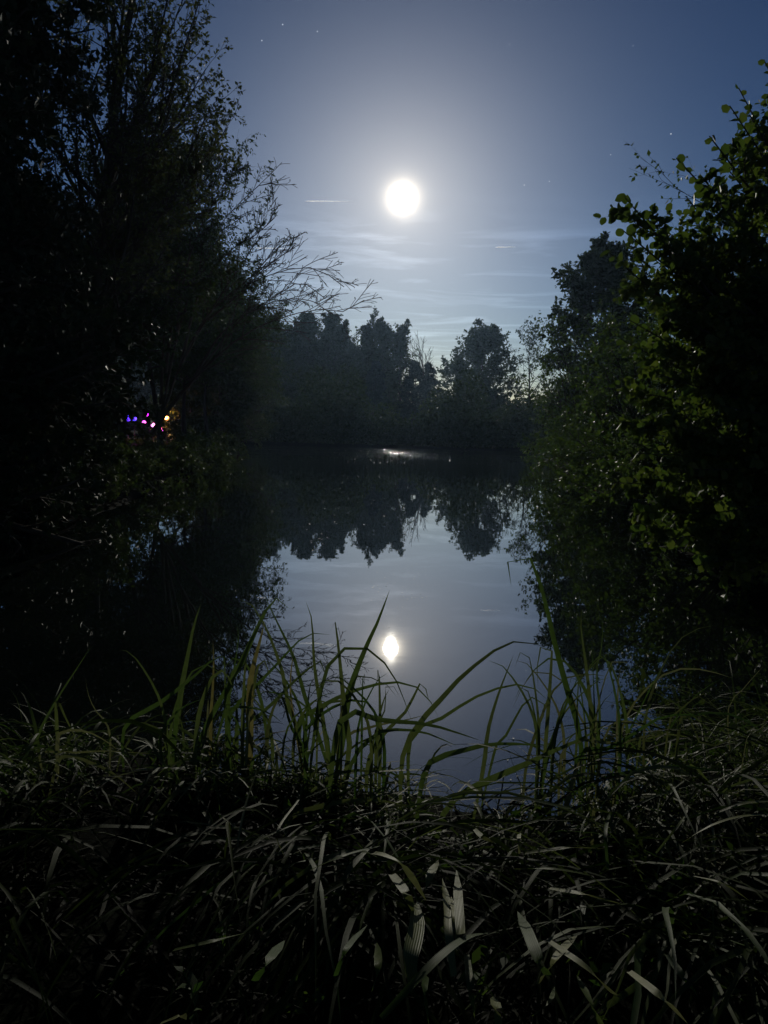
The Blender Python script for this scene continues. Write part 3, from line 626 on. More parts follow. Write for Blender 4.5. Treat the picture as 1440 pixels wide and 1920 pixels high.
# black evergreen close by on the left
def near_evergreen():
    rng = np.random.default_rng(95); wood, lf = Acc(), Acc(); x, y = -4.7, 7.6
    base = np.array([x, y, gz(x, y) - .05])
    T = grow(rng, base[None], np.array([[0.0, 0, 1]]), np.array([7.5]), 8, .03, .05); R0 = radii(np.array([.14]), 8, .2); V, Q = tubes(T, R0, 8); wood.add(V, Q)
    S, D, l, r, t, _ = kids(rng, T, R0, np.array([7.5]), 230, .02, 1, 75, .29, .35, .4, 0.1)
    l = np.clip(l, .5, 2.1)
    P = grow(rng, S, D, l, 5, .1, .0); Rr = radii(r, 5, .2); V, Q = tubes(P, Rr, 4); wood.add(V, Q)
    S, D, l2, r2, _, _ = kids(rng, P, Rr, l, 9, .2, 1, 45, .35, .3, .5)
    P2 = grow(rng, S, D, l2, 4, .12, 0); R2 = np.maximum(radii(r2, 4, .3), .002); V, Q = tubes(P2, R2, 3); wood.add(V, Q)
    S, D, l3, r3, _, _ = kids(rng, P2, R2, l2, 6, .2, 1, 45, .5, .3, .6)
    P3 = grow(rng, S, D, l3, 3, .12, 0); R3 = np.maximum(radii(r3, 3, .4), .0015); V, Q = tubes(P3, R3, 3); wood.add(V, Q)
    Sp, Dp = leaf_sites(rng, P3, 9, .1, 1, .1); V, Q = kite_leaves(rng, Sp, Dp, .085, .6); lf.add(V, Q)
    finish_tree('evergreen_tree', base, wood, lf, M['bark'], M['holly'], 'black evergreen close by along the left edge')
near_evergreen()

# round-leaved shrub on the right, near the viewer
def alder():
    rng = np.random.default_rng(101); wood, lf = Acc(), Acc()
    base = np.array([3.75, 5.6, gz(3.75, 5.6) - .05])
    tips = [(1432, 112, 5.6), (1368, 198, 5.4), (1330, 255, 5.2), (1268, 296, 5.0), (1290, 372, 5.4), (1168, 366, 4.9), (1200, 400, 5.3), (1168, 432, 5.0), (1136, 468, 5.2), (1190, 520, 5.6),
            (1240, 560, 4.8), (1170, 640, 5.4), (1180, 600, 5.0), (1230, 700, 4.9), (1150, 720, 5.9), (1150, 790, 5.5), (1190, 850, 5.0), (1150, 905, 5.6), (1200, 960, 5.2), (1180, 1000, 5.5),
            (1260, 1010, 4.9), (1310, 1060, 4.7), (1290, 1020, 5.3), (1380, 1080, 4.6), (1420, 1010, 4.4), (1300, 880, 4.5), (1350, 760, 4.5), (1330, 640, 4.6), (1300, 480, 5.0), (1390, 420, 5.0),
            (1400, 300, 5.6), (1440, 520, 4.7), (1420, 700, 4.5), (1410, 860, 4.4), (1350, 960, 4.6), (1450, 240, 6.0), (1480, 400, 5.0), (1480, 620, 4.6), (1480, 900, 4.5), (1260, 440, 5.8), (1230, 630, 6),
            (1445, 160, 5.8), (1405, 215, 5.6), (1385, 165, 5.9), (1350, 300, 5.6), (1220, 480, 5.3), (1260, 800, 4.8), (1240, 900, 4.8), (1450, 1100, 4.3), (1340, 350, 5.3)]
    P = []
    for (px, py, y) in tips:
        e = at(px, py, y); s = base + np.array([rng.normal(0, .25), rng.normal(0, .25), 0]) + (np.array([0, 0, 1.0]) * max(0, rng.uniform(0.1, .5) * (e[2])) if e[2] < 2 else 0)
        mid = s * 0.5 + e * 0.5 + np.array([0.25, 0, 0.25 + 0.1 * rng.random()]); P.append(spline([s, mid, e], 11))
    P = np.array(P); L = np.linalg.norm(np.diff(P, axis=1), axis=2).sum(1)
    R1 = radii(0.006 + 0.006 * L, 10, .12); V, Q = tubes(P, R1, 6); wood.add(V, Q)
    S, D, l2, r2, t2, _ = kids(rng, P, R1, L, 20, .15, .90, 38, .26, .65, .55, .05)
    P2 = grow(rng, S, D, l2, 5, .08, .015); R2 = np.maximum(radii(r2, 5, .25), .0015); V, Q = tubes(P2, R2, 4); wood.add(V, Q)
    S, D, l3, r3, _, _ = kids(rng, P2, R2, l2, 5, .2, .95, 40, .5, .3, .6)
    P3 = grow(rng, S, D, l3, 4, .08, 0); R3 = np.maximum(radii(r3, 4, .4), .0011); V, Q = tubes(P3, R3, 3); wood.add(V, Q)
    # alternate leaves along every long shoot
    def alternate(Pp, per, t0):
        n = len(Pp); i = np.repeat(np.arange(n), per); q = np.tile(np.arange(per), n); tt = t0 + (1 - t0) * (q + rng.uniform(.1, .9, len(q))) / per
        S_, T_ = sample_paths(Pp, i, tt); B = norm(np.cross(T_, norm(np.array([0, -1, .5]) + rng.normal(0, .35, T_.shape)))); sg = np.where(q % 2 == 0, 1.0, -1.0)[:, None]
        return S_, norm(.62 * T_ + sg * .75 * B + rng.normal(0, .12, T_.shape) + np.array([0, 0, -.05]))
    st = [alternate(P, 30, .66), alternate(P2, 13, .10), leaf_sites(rng, P3, 7, .1, 1, .2, .8)]
    S = np.concatenate([q[0] for q in st]); D = np.concatenate([q[1] for q in st])
    LS_ = np.concatenate([np.full(len(st[0][0]), .068), np.full(len(st[1][0]), .056), np.full(len(st[2][0]), .050)])
    # the leaves that show largest (nearest to where one stands, in the open) are separate pieces
    dist = np.linalg.norm(S - CAM, axis=1); face = norm(CAM - S)
    open_ = (S - base) @ norm(np.array([-.7, -.6, .25])) - 0.0
    rel = (S - CAM) @ CM; okp = (np.abs(rel[:, 0] / -rel[:, 2]) < .512) & (np.abs(rel[:, 1] / -rel[:, 2]) < .68)
    score = np.where(okp, open_ - dist * .35, -99); pick = np.argsort(-score)[:290]
    rest = np.setdiff1d(np.arange(len(S)), pick)
    V, Q = round_leaves(rng, S[rest], D[rest], LS_[rest], .95, .5); lf.add(V, Q)
    root = finish_tree('alder_shrub', base, wood, lf, M['bark'], M['alder'], 'round-leaved shrub leaning in from the right edge, nearest the viewer', 'shrub')
    root.children[1]['kind'] = 'stuff'
    # a rounder leaf with a wavy rim for the separate ones
    a = np.linspace(0, np.pi, 6)
    lm = []
    for v in range(4):
        r2_ = np.random.default_rng(v)
        left = [(-.44 * math.sin(q) * (1 + r2_.normal(0, .06)), .5 - .5 * math.cos(q), .09 * math.sin(q) + r2_.normal(0, .015)) for q in a[1:-1]]
        right = [(.44 * math.sin(q) * (1 + r2_.normal(0, .06)), .5 - .5 * math.cos(q), .09 * math.sin(q) + r2_.normal(0, .015)) for q in a[1:-1]]
        Vv = [(0, 0, 0)] + [(0, (i + 1) / 5, -.02 * i) for i in range(4)] + [(0, 1.02, -.08)] + left + right
        F = []; mid = lambda i: i; Lf = lambda i: 5 + i; Rf = lambda i: 9 + i
        T = [(0, 1, Lf(1)), (0, Rf(1), 1), (4, 5, Lf(4)), (4, Rf(4), 5)]
        for i in range(1, 4): F.append((i, i + 1, Lf(i + 1), Lf(i))); F.append((i, Rf(i), Rf(i + 1), i + 1))
        lm.append(mesh_poly('leaf', Vv, quads=F, tris=T, mats=[M['alder']]))
    X, Nn = leaf_frames(rng, S[pick], D[pick], .5)
    for j, q in enumerate(pick):
        s_ = LS_[q] * rng.uniform(.75, 1.25)
        o = bpy.data.objects.new('leaf', lm[j % 4]); COL.objects.link(o); o.parent = root
        m = np.eye(4); m[:3, 0] = X[j] * s_; m[:3, 1] = D[q] * s_; m[:3, 2] = Nn[j] * s_; m[:3, 3] = S[q] - base
        o.matrix_local = Matrix(m.tolist())
alder()

# ------------------------------------------------------------------ sedge on the near bank
def ribbon(C, width, refs, twist=0.0, fold=0.25, prof=None):
    """C (n,k,3) centre lines; width (n,); refs (n,3) a facing direction per blade"""
    n, k, _ = C.shape; T = norm(np.gradient(C, axis=1))
    Wd = norm(np.cross(T, refs[:, None] + 0 * T)); Nn = np.cross(Wd, T)
    s = np.linspace(0, 1, k)
    if np.ndim(twist) or twist:
        a = (np.asarray(twist).reshape(-1, 1) * (s[None] - .4))[..., None]; Wd, Nn = Wd * np.cos(a) + Nn * np.sin(a), Nn * np.cos(a) - Wd * np.sin(a)
    pf = (np.minimum(1, .55 + 1.3 * s) * np.clip((1 - s) / .55, 0, 1) ** .75) if prof is None else prof
    hw = (width[:, None] * .5 * pf[None])[..., None]
    V = np.stack([C - Wd * hw + Nn * hw * fold, C, C + Wd * hw + Nn * hw * fold], 2)
    idx = np.arange(n * k * 3).reshape(n, k, 3)
    Q = np.stack([idx[:, :-1, :-1], idx[:, :-1, 1:], idx[:, 1:, 1:], idx[:, 1:, :-1]], -1).reshape(-1, 4)
    return V.reshape(-1, 3), Q
def add_uv(me, n, k):
    uvl = me.uv_layers.new(name='UVMap')
    li = np.empty(len(me.loops), np.int32); me.loops.foreach_get('vertex_index', li)
    u = (li % 3) * .5; v = ((li // 3) % k) / (k - 1)
    uvl.data.foreach_set('uv', np.stack([u, v], -1).astype(np.float32).ravel())
brng = np.random.default_rng(7)
def blade(parent, C, wd, matn, face=None, trunc=None):
    k = 13; C = spline(C, k)[None]
    ref = norm(np.array([brng.normal(0, .35), -1.0, .25 + brng.normal(0, .35)]) if face is None else np.asarray(face, float))[None]
    pf = None
    if trunc: s = np.linspace(0, 1, k); pf = np.minimum(1, .75 + s) * np.clip((1.0 - s) / trunc, 0, 1) ** .85
    V, Q = ribbon(C, np.array([wd]), ref, np.array([brng.normal(0, .5)]), .22, pf)
    me = mesh_poly('blade', V, quads=Q, mats=[M[matn]], smooth=True); add_uv(me, 1, k)
    return link('blade', me, parent)

# upright blades standing against the water, read off the photograph: points from base to tip, width in px
LEFT = [([(427, 1299), (454, 1240), (482, 1178), (503, 1136), (517, 1122), (534, 1127), (545, 1143)], 12, 2.5, 'sedge'),
        ([(468, 1299), (475, 1247), (489, 1195), (496, 1164)], 14, 2.45, 'yellow'),
        ([(560, 1380), (540, 1320), (531, 1265), (513, 1212), (496, 1171), (468, 1129), (447, 1122)], 8, 2.6, 'sedge'),
        ([(335, 1330), (342, 1282), (352, 1230), (364, 1171), (378, 1129)], 11, 2.6, 'sedge'),
        ([(396, 1350), (399, 1300), (401, 1247), (399, 1199)], 8, 2.55, 'yellow'),
        ([(420, 1340), (437, 1265), (447, 1199), (444, 1167)], 5, 2.6, 'sedge'),
        ([(235, 1362), (300, 1318), (364, 1268), (399, 1237), (420, 1230), (432, 1238)], 8, 2.5, 'sedge'),
        ([(430, 1345), (468, 1299), (524, 1240), (555, 1206), (583, 1188), (621, 1190)], 7, 2.7, 'sedge'),
        ([(430, 1326), (440, 1325), (480, 1328), (510, 1340), (532, 1358)], 7, 2.35, 'sedge'),
        ([(326, 1420), (330, 1360), (338, 1300), (350, 1290)], 9, 2.5, 'sedge'),
        ([(70, 1385), (108, 1310), (140, 1260), (172, 1210)], 5, 2.5, 'sedge'),
        ([(105, 1312), (115, 1330), (130, 1360), (150, 1400)], 6, 2.4, 'sedge'),
        ([(110, 1378), (140, 1370), (165, 1372), (200, 1390), (225, 1410)], 7, 2.3, 'straw'),
        ([(75, 1415), (140, 1411), (200, 1408), (295, 1414)], 5, 2.3, 'straw'),
        ([(115, 1420), (170, 1430), (215, 1452), (260, 1490)], 7, 2.2, 'straw'),
        ([(205, 1370), (178, 1330), (165, 1300), (160, 1270)], 4, 2.5, 'straw'),
        ([(375, 1390), (420, 1300), (450, 1250), (470, 1200), (500, 1150)], 9, 2.55, 'sedge'),
        ([(440, 1385), (500, 1330), (560, 1270), (600, 1240), (612, 1250), (600, 1300)], 7, 2.6, 'sedge'),
        ([(300, 1390), (318, 1350), (345, 1325), (380, 1310)], 6, 2.4, 'sedge')]
MID = [([(640, 1400), (653, 1306), (680, 1228), (711, 1160), (723, 1126), (731, 1105)], 13, 2.5, 'sedge'),
       ([(655, 1400), (648, 1348), (642, 1292), (634, 1209), (627, 1163), (617, 1187)], 10, 2.45, 'sedge'),
       ([(590, 1370), (599, 1311), (609, 1262), (633, 1224), (667, 1212), (701, 1224), (735, 1262), (757, 1311), (772, 1352)], 7, 2.4, 'sedge'),
       ([(560, 1360), (609, 1321), (672, 1292), (735, 1279), (779, 1287), (813, 1323), (822, 1345)], 8, 2.5, 'sedge'),
       ([(610, 1420), (587, 1350), (570, 1301), (551, 1233), (526, 1180), (492, 1109)], 8, 2.55, 'sedge'),
       ([(615, 1420), (607, 1360), (599, 1311), (589, 1243), (585, 1165), (573, 1126)], 8, 2.5, 'sedge'),
       ([(690, 1430), (721, 1374), (760, 1335), (791, 1277), (800, 1300), (806, 1322)], 8, 2.45, 'sedge'),
       ([(570, 1380), (600, 1340), (660, 1312), (695, 1322), (707, 1365), (697, 1415)], 7, 2.4, 'sedge'),
       ([(640, 1348), (720, 1352), (795, 1357), (845, 1370), (905, 1390)], 11, 2.2, 'sedge'),
       ([(600, 1330), (640, 1318), (665, 1275), (680, 1268), (720, 1280), (748, 1312)], 5, 2.6, 'sedge'),
       ([(545, 1535), (600, 1512), (665, 1500), (720, 1502), (780, 1515)], 9, 2.0, 'straw'),
       ([(700, 1390), (722, 1330), (723, 1287), (738, 1287), (752, 1311)], 4, 2.5, 'sedge'),
       ([(575, 1420), (545, 1360), (530, 1310), (500, 1290)], 7, 2.5, 'sedge'),
       ([(660, 1430), (690, 1390), (720, 1370), (790, 1372), (860, 1400)], 8, 2.3, 'sedge'),
       ([(560, 1400), (545, 1300), (548, 1240), (555, 1200)], 6, 2.6, 'yellow'),
       ([(640, 1390), (700, 1362), (760, 1350), (800, 1340)], 6, 2.6, 'straw')]
RIGHT = [([(1090, 1400), (1066, 1300), (1042, 1213), (1028, 1151), (1011, 1088), (993, 1045), (969, 1041), (952, 1054), (948, 1071), (959, 1088), (959, 1102)], 11, 2.5, 'sedge'),
         ([(760, 1400), (837, 1300), (882, 1255), (938, 1213), (972, 1203), (1014, 1210), (1035, 1219)], 10, 2.4, 'sedge'),
         ([(1035, 1215), (1018, 1208), (1008, 1230), (1007, 1248), (1009, 1290)], 7, 2.45, 'sedge'),
         ([(770, 1385), (830, 1345), (895, 1305), (960, 1284), (1000, 1290), (1030, 1315)], 8, 2.45, 'sedge'),
         ([(1110, 1400), (1104, 1297), (1094, 1217), (1089, 1175), (1090, 1140)], 11, 2.5, 'sedge'),
         ([(800, 1440), (860, 1410), (920, 1396), (980, 1395), (1025, 1402)], 11, 2.25, 'sedge'),
         ([(850, 1500), (990, 1430), (1045, 1405), (1100, 1380), (1150, 1350)], 13, 2.2, 'sedge'),
         ([(1020, 1440), (1045, 1360), (1070, 1300), (1090, 1255)], 11, 2.4, 'sedge'),
         ([(1210, 1350), (1240, 1255), (1270, 1205), (1300, 1182), (1345, 1171)], 5, 2.6, 'straw'),
         ([(1365, 1335), (1395, 1290), (1435, 1245)], 3, 2.6, 'straw'),
         ([(1205, 1360), (1230, 1305), (1255, 1258)], 4, 2.55, 'sedge'),
         ([(1255, 1355), (1285, 1325), (1315, 1300), (1335, 1320), (1357, 1342)], 4, 2.5, 'straw'),
         ([(907, 1435), (915, 1370), (935, 1300), (963, 1228)], 8, 2.4, 'sedge'),
         ([(930, 1400), (945, 1385), (970, 1340), (992, 1308), (1020, 1320), (1020, 1340), (1010, 1365)], 5, 2.5, 'sedge'),
         ([(1100, 1380), (1080, 1330), (1060, 1280), (1000, 1260), (960, 1330)], 4, 2.6, 'straw'),
         ([(990, 1420), (1040, 1290), (1090, 1265), (1140, 1268)], 7, 2.5, 'straw'),
         ([(1120, 1400), (1124, 1330), (1118, 1260), (1130, 1200), (1128, 1150)], 6, 2.6, 'sedge'),
         ([(1130, 1390), (1160, 1352), (1190, 1355), (1230, 1375)], 7, 2.4, 'straw'),
         ([(1080, 1420), (1150, 1400), (1240, 1345), (1330, 1340)], 9, 2.3, 'sedge'),
         ([(1060, 1400), (1160, 1395), (1210, 1380), (1270, 1378)], 6, 2.3, 'straw'),
         ([(1085, 1430), (1092, 1470), (1105, 1500)], 9, 2.1, 'straw'),
         ([(1115, 1495), (1125, 1520), (1133, 1555)], 7, 2.0, 'straw'),
         ([(1280, 1340), (1320, 1400), (1390, 1375), (1440, 1350)], 5, 2.4, 'straw'),
         ([(1150, 1440), (1200, 1330), (1230, 1270), (1255, 1230)], 4, 2.6, 'sedge'),
         ([(1400, 1385), (1420, 1370), (1445, 1350)], 6, 2.2, 'straw')]
def clump(lst, x, y, label, span, extra):
    root = empty('sedge_tussock', (x, y, gz(x, y)), label, 'sedge', 'sedge tussocks on the near bank')
    for pts, wpx, y0, mn in lst:
        dz = brng.normal(0, .10); n = len(pts)
        C = [at(px, py, y0 + dz * i / (n - 1)) for i, (px, py) in enumerate(pts)]
        g = gz(C[0][0], C[0][1])
        if C[0][2] > g + .05: C = [np.array([C[0][0] + brng.normal(0, .03), C[0][1] + .02, g - .02])] + C
        wd = wpx / FOCAL_PX * y0 * 1.08
        blade(root, np.array(C), wd, mn)
    for i in range(extra):
        bx = brng.uniform(*span); y0 = brng.uniform(2.25, 2.7); top = brng.uniform(1215, 1330); dx_ = brng.normal(0, 70); hook = brng.random() < .45
        pts = [(bx, 1400), (bx + dx_ * .15, 1400 - (1400 - top) * .5), (bx + dx_ * .55, top + 12), (bx + dx_ * (.95 if hook else .8), top if not hook else top + 4)]
        if hook: pts += [(bx + dx_ * 1.35, top + brng.uniform(15, 60))]
        C = [at(px, py, y0 + brng.normal(0, .02)) for px, py in pts]; g = gz(C[0][0], y0)
        if C[0][2] > g + .05: C = [np.array([C[0][0], C[0][1], g - .02])] + C
        blade(root, np.array(C), brng.uniform(4, 9) / FOCAL_PX * y0, brng.choice(['sedge', 'sedge', 'sedge', 'straw']))
    return root
clump(LEFT, -0.75, 2.5, 'left tussock of sedge with a yellowing blade against the dark water', (310, 560), 16)
clump(MID, -0.1, 2.45, 'middle tussock of sedge with one tall straight blade beside the moon reflection', (540, 720), 12)
clump(RIGHT, 0.65, 2.4, 'right tussock of sedge whose tallest blade ends in a hook', (1000, 1180), 18)

LOW = [([(700, 1600), (720, 1605), (750, 1620), (775, 1650), (800, 1690)], 16, 'straw'), ([(792, 1690), (805, 1650), (812, 1632), (822, 1612)], 17, 'straw'),
       ([(735, 1640), (760, 1675), (777, 1715)], 18, 'straw'), ([(775, 1850), (768, 1800), (780, 1740), (783, 1690)], 27, 'straw'),
       ([(850, 1830), (842, 1760), (840, 1705), (829, 1646)], 16, 'straw'), ([(867, 1770), (865, 1755), (860, 1690), (856, 1630)], 16, 'straw'), ([(856, 1780), (852, 1720), (846, 1680)], 9, 'straw'),
       ([(715, 1910), (780, 1840), (830, 1790), (880, 1757), (935, 1748)], 15, 'sedge'), ([(1026, 1830), (1010, 1800), (990, 1750), (970, 1708)], 19, 'sedge'),
       ([(1010, 1845), (1045, 1795), (1085, 1748)], 19, 'straw'), ([(1030, 1765), (1065, 1790), (1100, 1815), (1140, 1855), (1168, 1874)], 11, 'straw'),
       ([(1128, 1925), (1105, 1880), (1083, 1830)], 17, 'sedge'), ([(1180, 1822), (1240, 1870), (1290, 1920)], 13, 'straw'), ([(965, 1630), (1040, 1630), (1112, 1642)], 8, 'sedge'),
       ([(1030, 1666), (1095, 1677), (1175, 1698)], 8, 'straw'), ([(1280, 1580), (1330, 1550), (1385, 1532), (1450, 1526)], 7, 'straw'), ([(1340, 1526), (1390, 1507), (1450, 1502)], 6, 'straw'),
       ([(1300, 1643), (1355, 1657), (1410, 1692)], 6, 'straw'), ([(325, 1782), (400, 1765), (466, 1748)], 10, 'sedge'), ([(478, 1840), (505, 1800), (534, 1763)], 17, 'sedge'),
       ([(630, 1830), (650, 1780), (688, 1735)], 12, 'sedge'), ([(700, 1855), (710, 1810), (706, 1765)], 15, 'sedge'), ([(585, 1630), (645, 1605), (714, 1586)], 11, 'sedge'),
       ([(800, 1830), (795, 1860), (805, 1930)], 12, 'sedge'), ([(875, 1790), (882, 1850), (890, 1910)], 12, 'sedge'), ([(935, 1930), (930, 1890), (926, 1868)], 17, 'straw'),
       ([(1250, 1790), (1280, 1830), (1310, 1870)], 11, 'sedge'), ([(975, 1600), (973, 1570), (976, 1562)], 7, 'straw'), ([(890, 1555), (905, 1570), (925, 1580)], 9, 'straw'),
       ([(1000, 1905), (1030, 1880), (1040, 1850)], 8, 'sedge'), ([(985, 1600), (1060, 1590), (1140, 1592)], 7, 'straw'), ([(560, 1500), (520, 1560), (535, 1610)], 4, 'straw'),
       ([(300, 1920), (340, 1905), (350, 1912)], 9, 'straw'), ([(1140, 1630), (1135, 1560), (1145, 1520)], 6, 'sedge'), ([(1230, 1600), (1270, 1550), (1285, 1530)], 4, 'sedge')]
root = empty('sedge_tussock', (0.15, 1.35, gz(.15, 1.35)), 'nearest tussock of broad straw-coloured sedge blades low in front of the viewer', 'sedge', 'sedge tussocks on the near bank')
for pts, wpx, mn in LOW:
    n = len(pts); C = []
    z0 = 0.42 + brng.normal(0, .03)
    for i, (px, py) in enumerate(pts):
        s = i / (n - 1); C.append(onz(px, py, z0 + .07 * math.sin(math.pi * s) + (.05 * (1 - s))))
    dd = np.linalg.norm(C[n // 2] - CAM)
    blade(root, np.array(C), wpx / FOCAL_PX * dd, mn, (brng.normal(0, .3), .1 + brng.normal(0, .3), 1.0), .42)

# tangle of lying and arching blades that covers the bank, too many to count
def fill(name, seed, n, xr, yr, Lr, wr, matn, label, tilt=(35, 80), curve=(1.0, 2.6), keep=None, lift=(0, .12), azm=None):
    rng = np.random.default_rng(seed)
    x = rng.uniform(*xr, n * 2); y = rng.uniform(*yr, n * 2)
    # bunch into tufts
    tx = rng.uniform(*xr, n // 22 + 4); ty = rng.uniform(*yr, n // 22 + 4); j = rng.integers(0, len(tx), n * 2)
    x = tx[j] + rng.normal(0, .07, n * 2); y = ty[j] + rng.normal(0, .06, n * 2)
    ok = pond_sdf(x, y) > -.12
    if keep is not None: ok &= keep(x, y, rng)
    x, y = x[ok][:n], y[ok][:n]; n = len(x)
    z = ground_z(x, y) - .01 + rng.uniform(*lift, n)
    k = 8; L = rng.uniform(*Lr, n)
    az = rng.uniform(0, 2 * np.pi, n) if azm is None else rng.normal(azm, .8, n)
    th = np.radians(rng.uniform(*tilt, n)); kap = rng.uniform(*curve, n)
    pos = np.stack([x, y, z], -1); C = [pos]
    for i in range(k - 1):
        d = np.stack([np.cos(az) * np.cos(th), np.sin(az) * np.cos(th), np.sin(th)], -1)
        pos = pos + d * (L / (k - 1))[:, None]; pos[:, 2] = np.maximum(pos[:, 2], ground_z(pos[:, 0], pos[:, 1]) * 1.0 + .01); C.append(pos)
        th = th - kap / (k - 1); az = az + rng.normal(0, .08, n)
    C = np.stack(C, 1)
    refs = norm(np.stack([rng.normal(0, .5, n), rng.normal(0, .5, n), np.ones(n)], -1))
    V, Q = ribbon(C, rng.uniform(*wr, n), refs, rng.normal(0, .6, n), .2)
    me = mesh_poly(name, V, quads=Q, mats=[M[matn]], smooth=True); add_uv(me, n, k)
    o = link(name, me); tag(o, label, 'grass', kind='stuff')
def notdark(x, y, rng):     # thinner towards the shaded left foot of the bank
    f = np.clip((x + .55) / .8, 0.10, 1) * np.where((x > .02) & (x < .72) & (y > 2.0), 0.15, 1.0); return rng.random(len(x)) < f
fill('sedge_tangle', 201, 1100, (-2.6, .12), (2.25, 2.95), (.16, .40), (.006, .012), 'sedge', 'tangle of green sedge along the water left of the moon reflection', tilt=(20, 75), curve=(1.2, 3.0), lift=(0, .06))
fill('sedge_tangle', 205, 260, (.0, .95), (1.9, 2.4), (.10, .22), (.005, .010), 'sedge', 'short tangle of sedge at the water right of the moon reflection', tilt=(10, 60), curve=(1.0, 3.0), lift=(0, .03))
fill('sedge_tangle', 206, 760, (.75, 3.2), (2.0, 3.3), (.3, .75), (.005, .012), 'sedge', 'long arching sedge heaped on the bank at right', tilt=(25, 70), curve=(1.2, 2.6), lift=(0, .08), azm=-2.4)
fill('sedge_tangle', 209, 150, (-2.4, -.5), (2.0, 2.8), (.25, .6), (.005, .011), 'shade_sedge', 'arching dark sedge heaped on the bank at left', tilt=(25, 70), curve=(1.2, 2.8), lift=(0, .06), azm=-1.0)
fill('dry_grass', 202, 260, (-.5, 2.0), (1.5, 2.4), (.25, .55), (.003, .008), 'straw', 'dry bent grass lying through the middle of the near bank', tilt=(-5, 30), curve=(.2, 1.4), keep=notdark, lift=(.02, .12))
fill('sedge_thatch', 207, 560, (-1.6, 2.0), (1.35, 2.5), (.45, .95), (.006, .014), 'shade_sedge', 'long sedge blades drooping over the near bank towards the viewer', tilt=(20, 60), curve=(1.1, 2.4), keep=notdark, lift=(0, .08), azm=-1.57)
fill('sedge_thatch', 210, 150, (-.4, 1.9), (1.4, 2.4), (.45, .9), (.007, .014), 'sedge', 'brighter green sedge blades drooping across the near bank', tilt=(25, 60), curve=(1.1, 2.2), keep=notdark, lift=(.02, .1), azm=-1.57)
fill('bank_grass', 203, 260, (1.2, 3.4), (2.3, 4.6), (.3, .65), (.003, .007), 'sedge', 'thin long grass leaning on the bank at right', tilt=(45, 85), curve=(.8, 2.4))
fill('bank_grass', 204, 160, (-3.6, -.8), (2.4, 4.2), (.2, .5), (.003, .006), 'sedge', 'thin long grass on the bank at left', tilt=(45, 85), curve=(.8, 2.4))

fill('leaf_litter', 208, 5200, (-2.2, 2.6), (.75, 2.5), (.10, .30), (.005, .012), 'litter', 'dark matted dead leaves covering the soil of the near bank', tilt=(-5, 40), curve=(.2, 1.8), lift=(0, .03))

def weeds():
    rng = np.random.default_rng(301); a = Acc(); n = 420
    x = rng.uniform(-2.6, 3.2, n); y = rng.uniform(1.1, 2.85, n); ok = pond_sdf(x, y) > -.02; x, y = x[ok], y[ok]
    keep = notdark(x, y, rng); x, y = x[keep], y[keep]; n = len(x)
    base = np.stack([x, y, ground_z(x, y)], -1)
    P = grow(rng, base, np.stack([rng.normal(0, .3, n), rng.normal(0, .3, n), np.ones(n)], -1), rng.uniform(.05, .18, n), 4, .15, .02)
    V, Q = tubes(P, np.full((n, 5), .0014), 3); a.add(V, Q)
    S, D = leaf_sites(rng, P, 9, .35, 1, .1, 1.0); V, Q = kite_leaves(rng, S, D, .034, .5, .8); a.add(V, Q)
    o = link('ground_cover', a.mesh('ground_cover', M['weed'])); tag(o, 'small-leaved weeds growing through the sedge on the near bank', 'ground cover', kind='stuff')
weeds()

def flecks():     # floating seeds and leaf scraps, also pale flecks standing in for sparkles
    rng = np.random.default_rng(311); a = Acc(); S = []; sz = []
    for px0, px1, py0, py1, n, s in ((690, 810, 1055, 1130, 70, .012), (715, 760, 1135, 1190, 20, .010), (560, 900, 860, 1020, 90, .035), (620, 900, 838, 870, 130, .07), (700, 760, 1225, 1300, 22, .006), (930, 1060, 1360, 1470, 16, .012), (480, 640, 850, 1060, 18, .03)):
        for i in range(n):
            q = onz(rng.uniform(px0, px1), rng.uniform(py0, py1), .004)
            if pond_sdf(np.array([q[0]]), np.array([q[1]]))[0] < -.1: S.append(q); sz.append(s * rng.uniform(.4, 1.3))
    S = np.array(S); sz = np.array(sz); n = len(S); az = rng.uniform(0, 6.28, n)
    D = np.stack([np.cos(az), np.sin(az), rng.uniform(0, .25, n)], -1); X = np.stack([-np.sin(az), np.cos(az), rng.uniform(0, .2, n)], -1)
    l = sz[:, None]; V = np.stack([S, S + D * l * .5 + X * l * .35, S + D * l, S + D * l * .5 - X * l * .3 + [0, 0, .001]], 1)
    a.add(V, np.arange(n * 4).reshape(-1, 4))
    o = link('scraps_and_sparkles', a.mesh('scraps_and_sparkles', M['debris'])); tag(o, 'pale floating seeds and leaf scraps, with flecks imitating sparkles on the pond', 'floating debris', kind='stuff')
flecks()

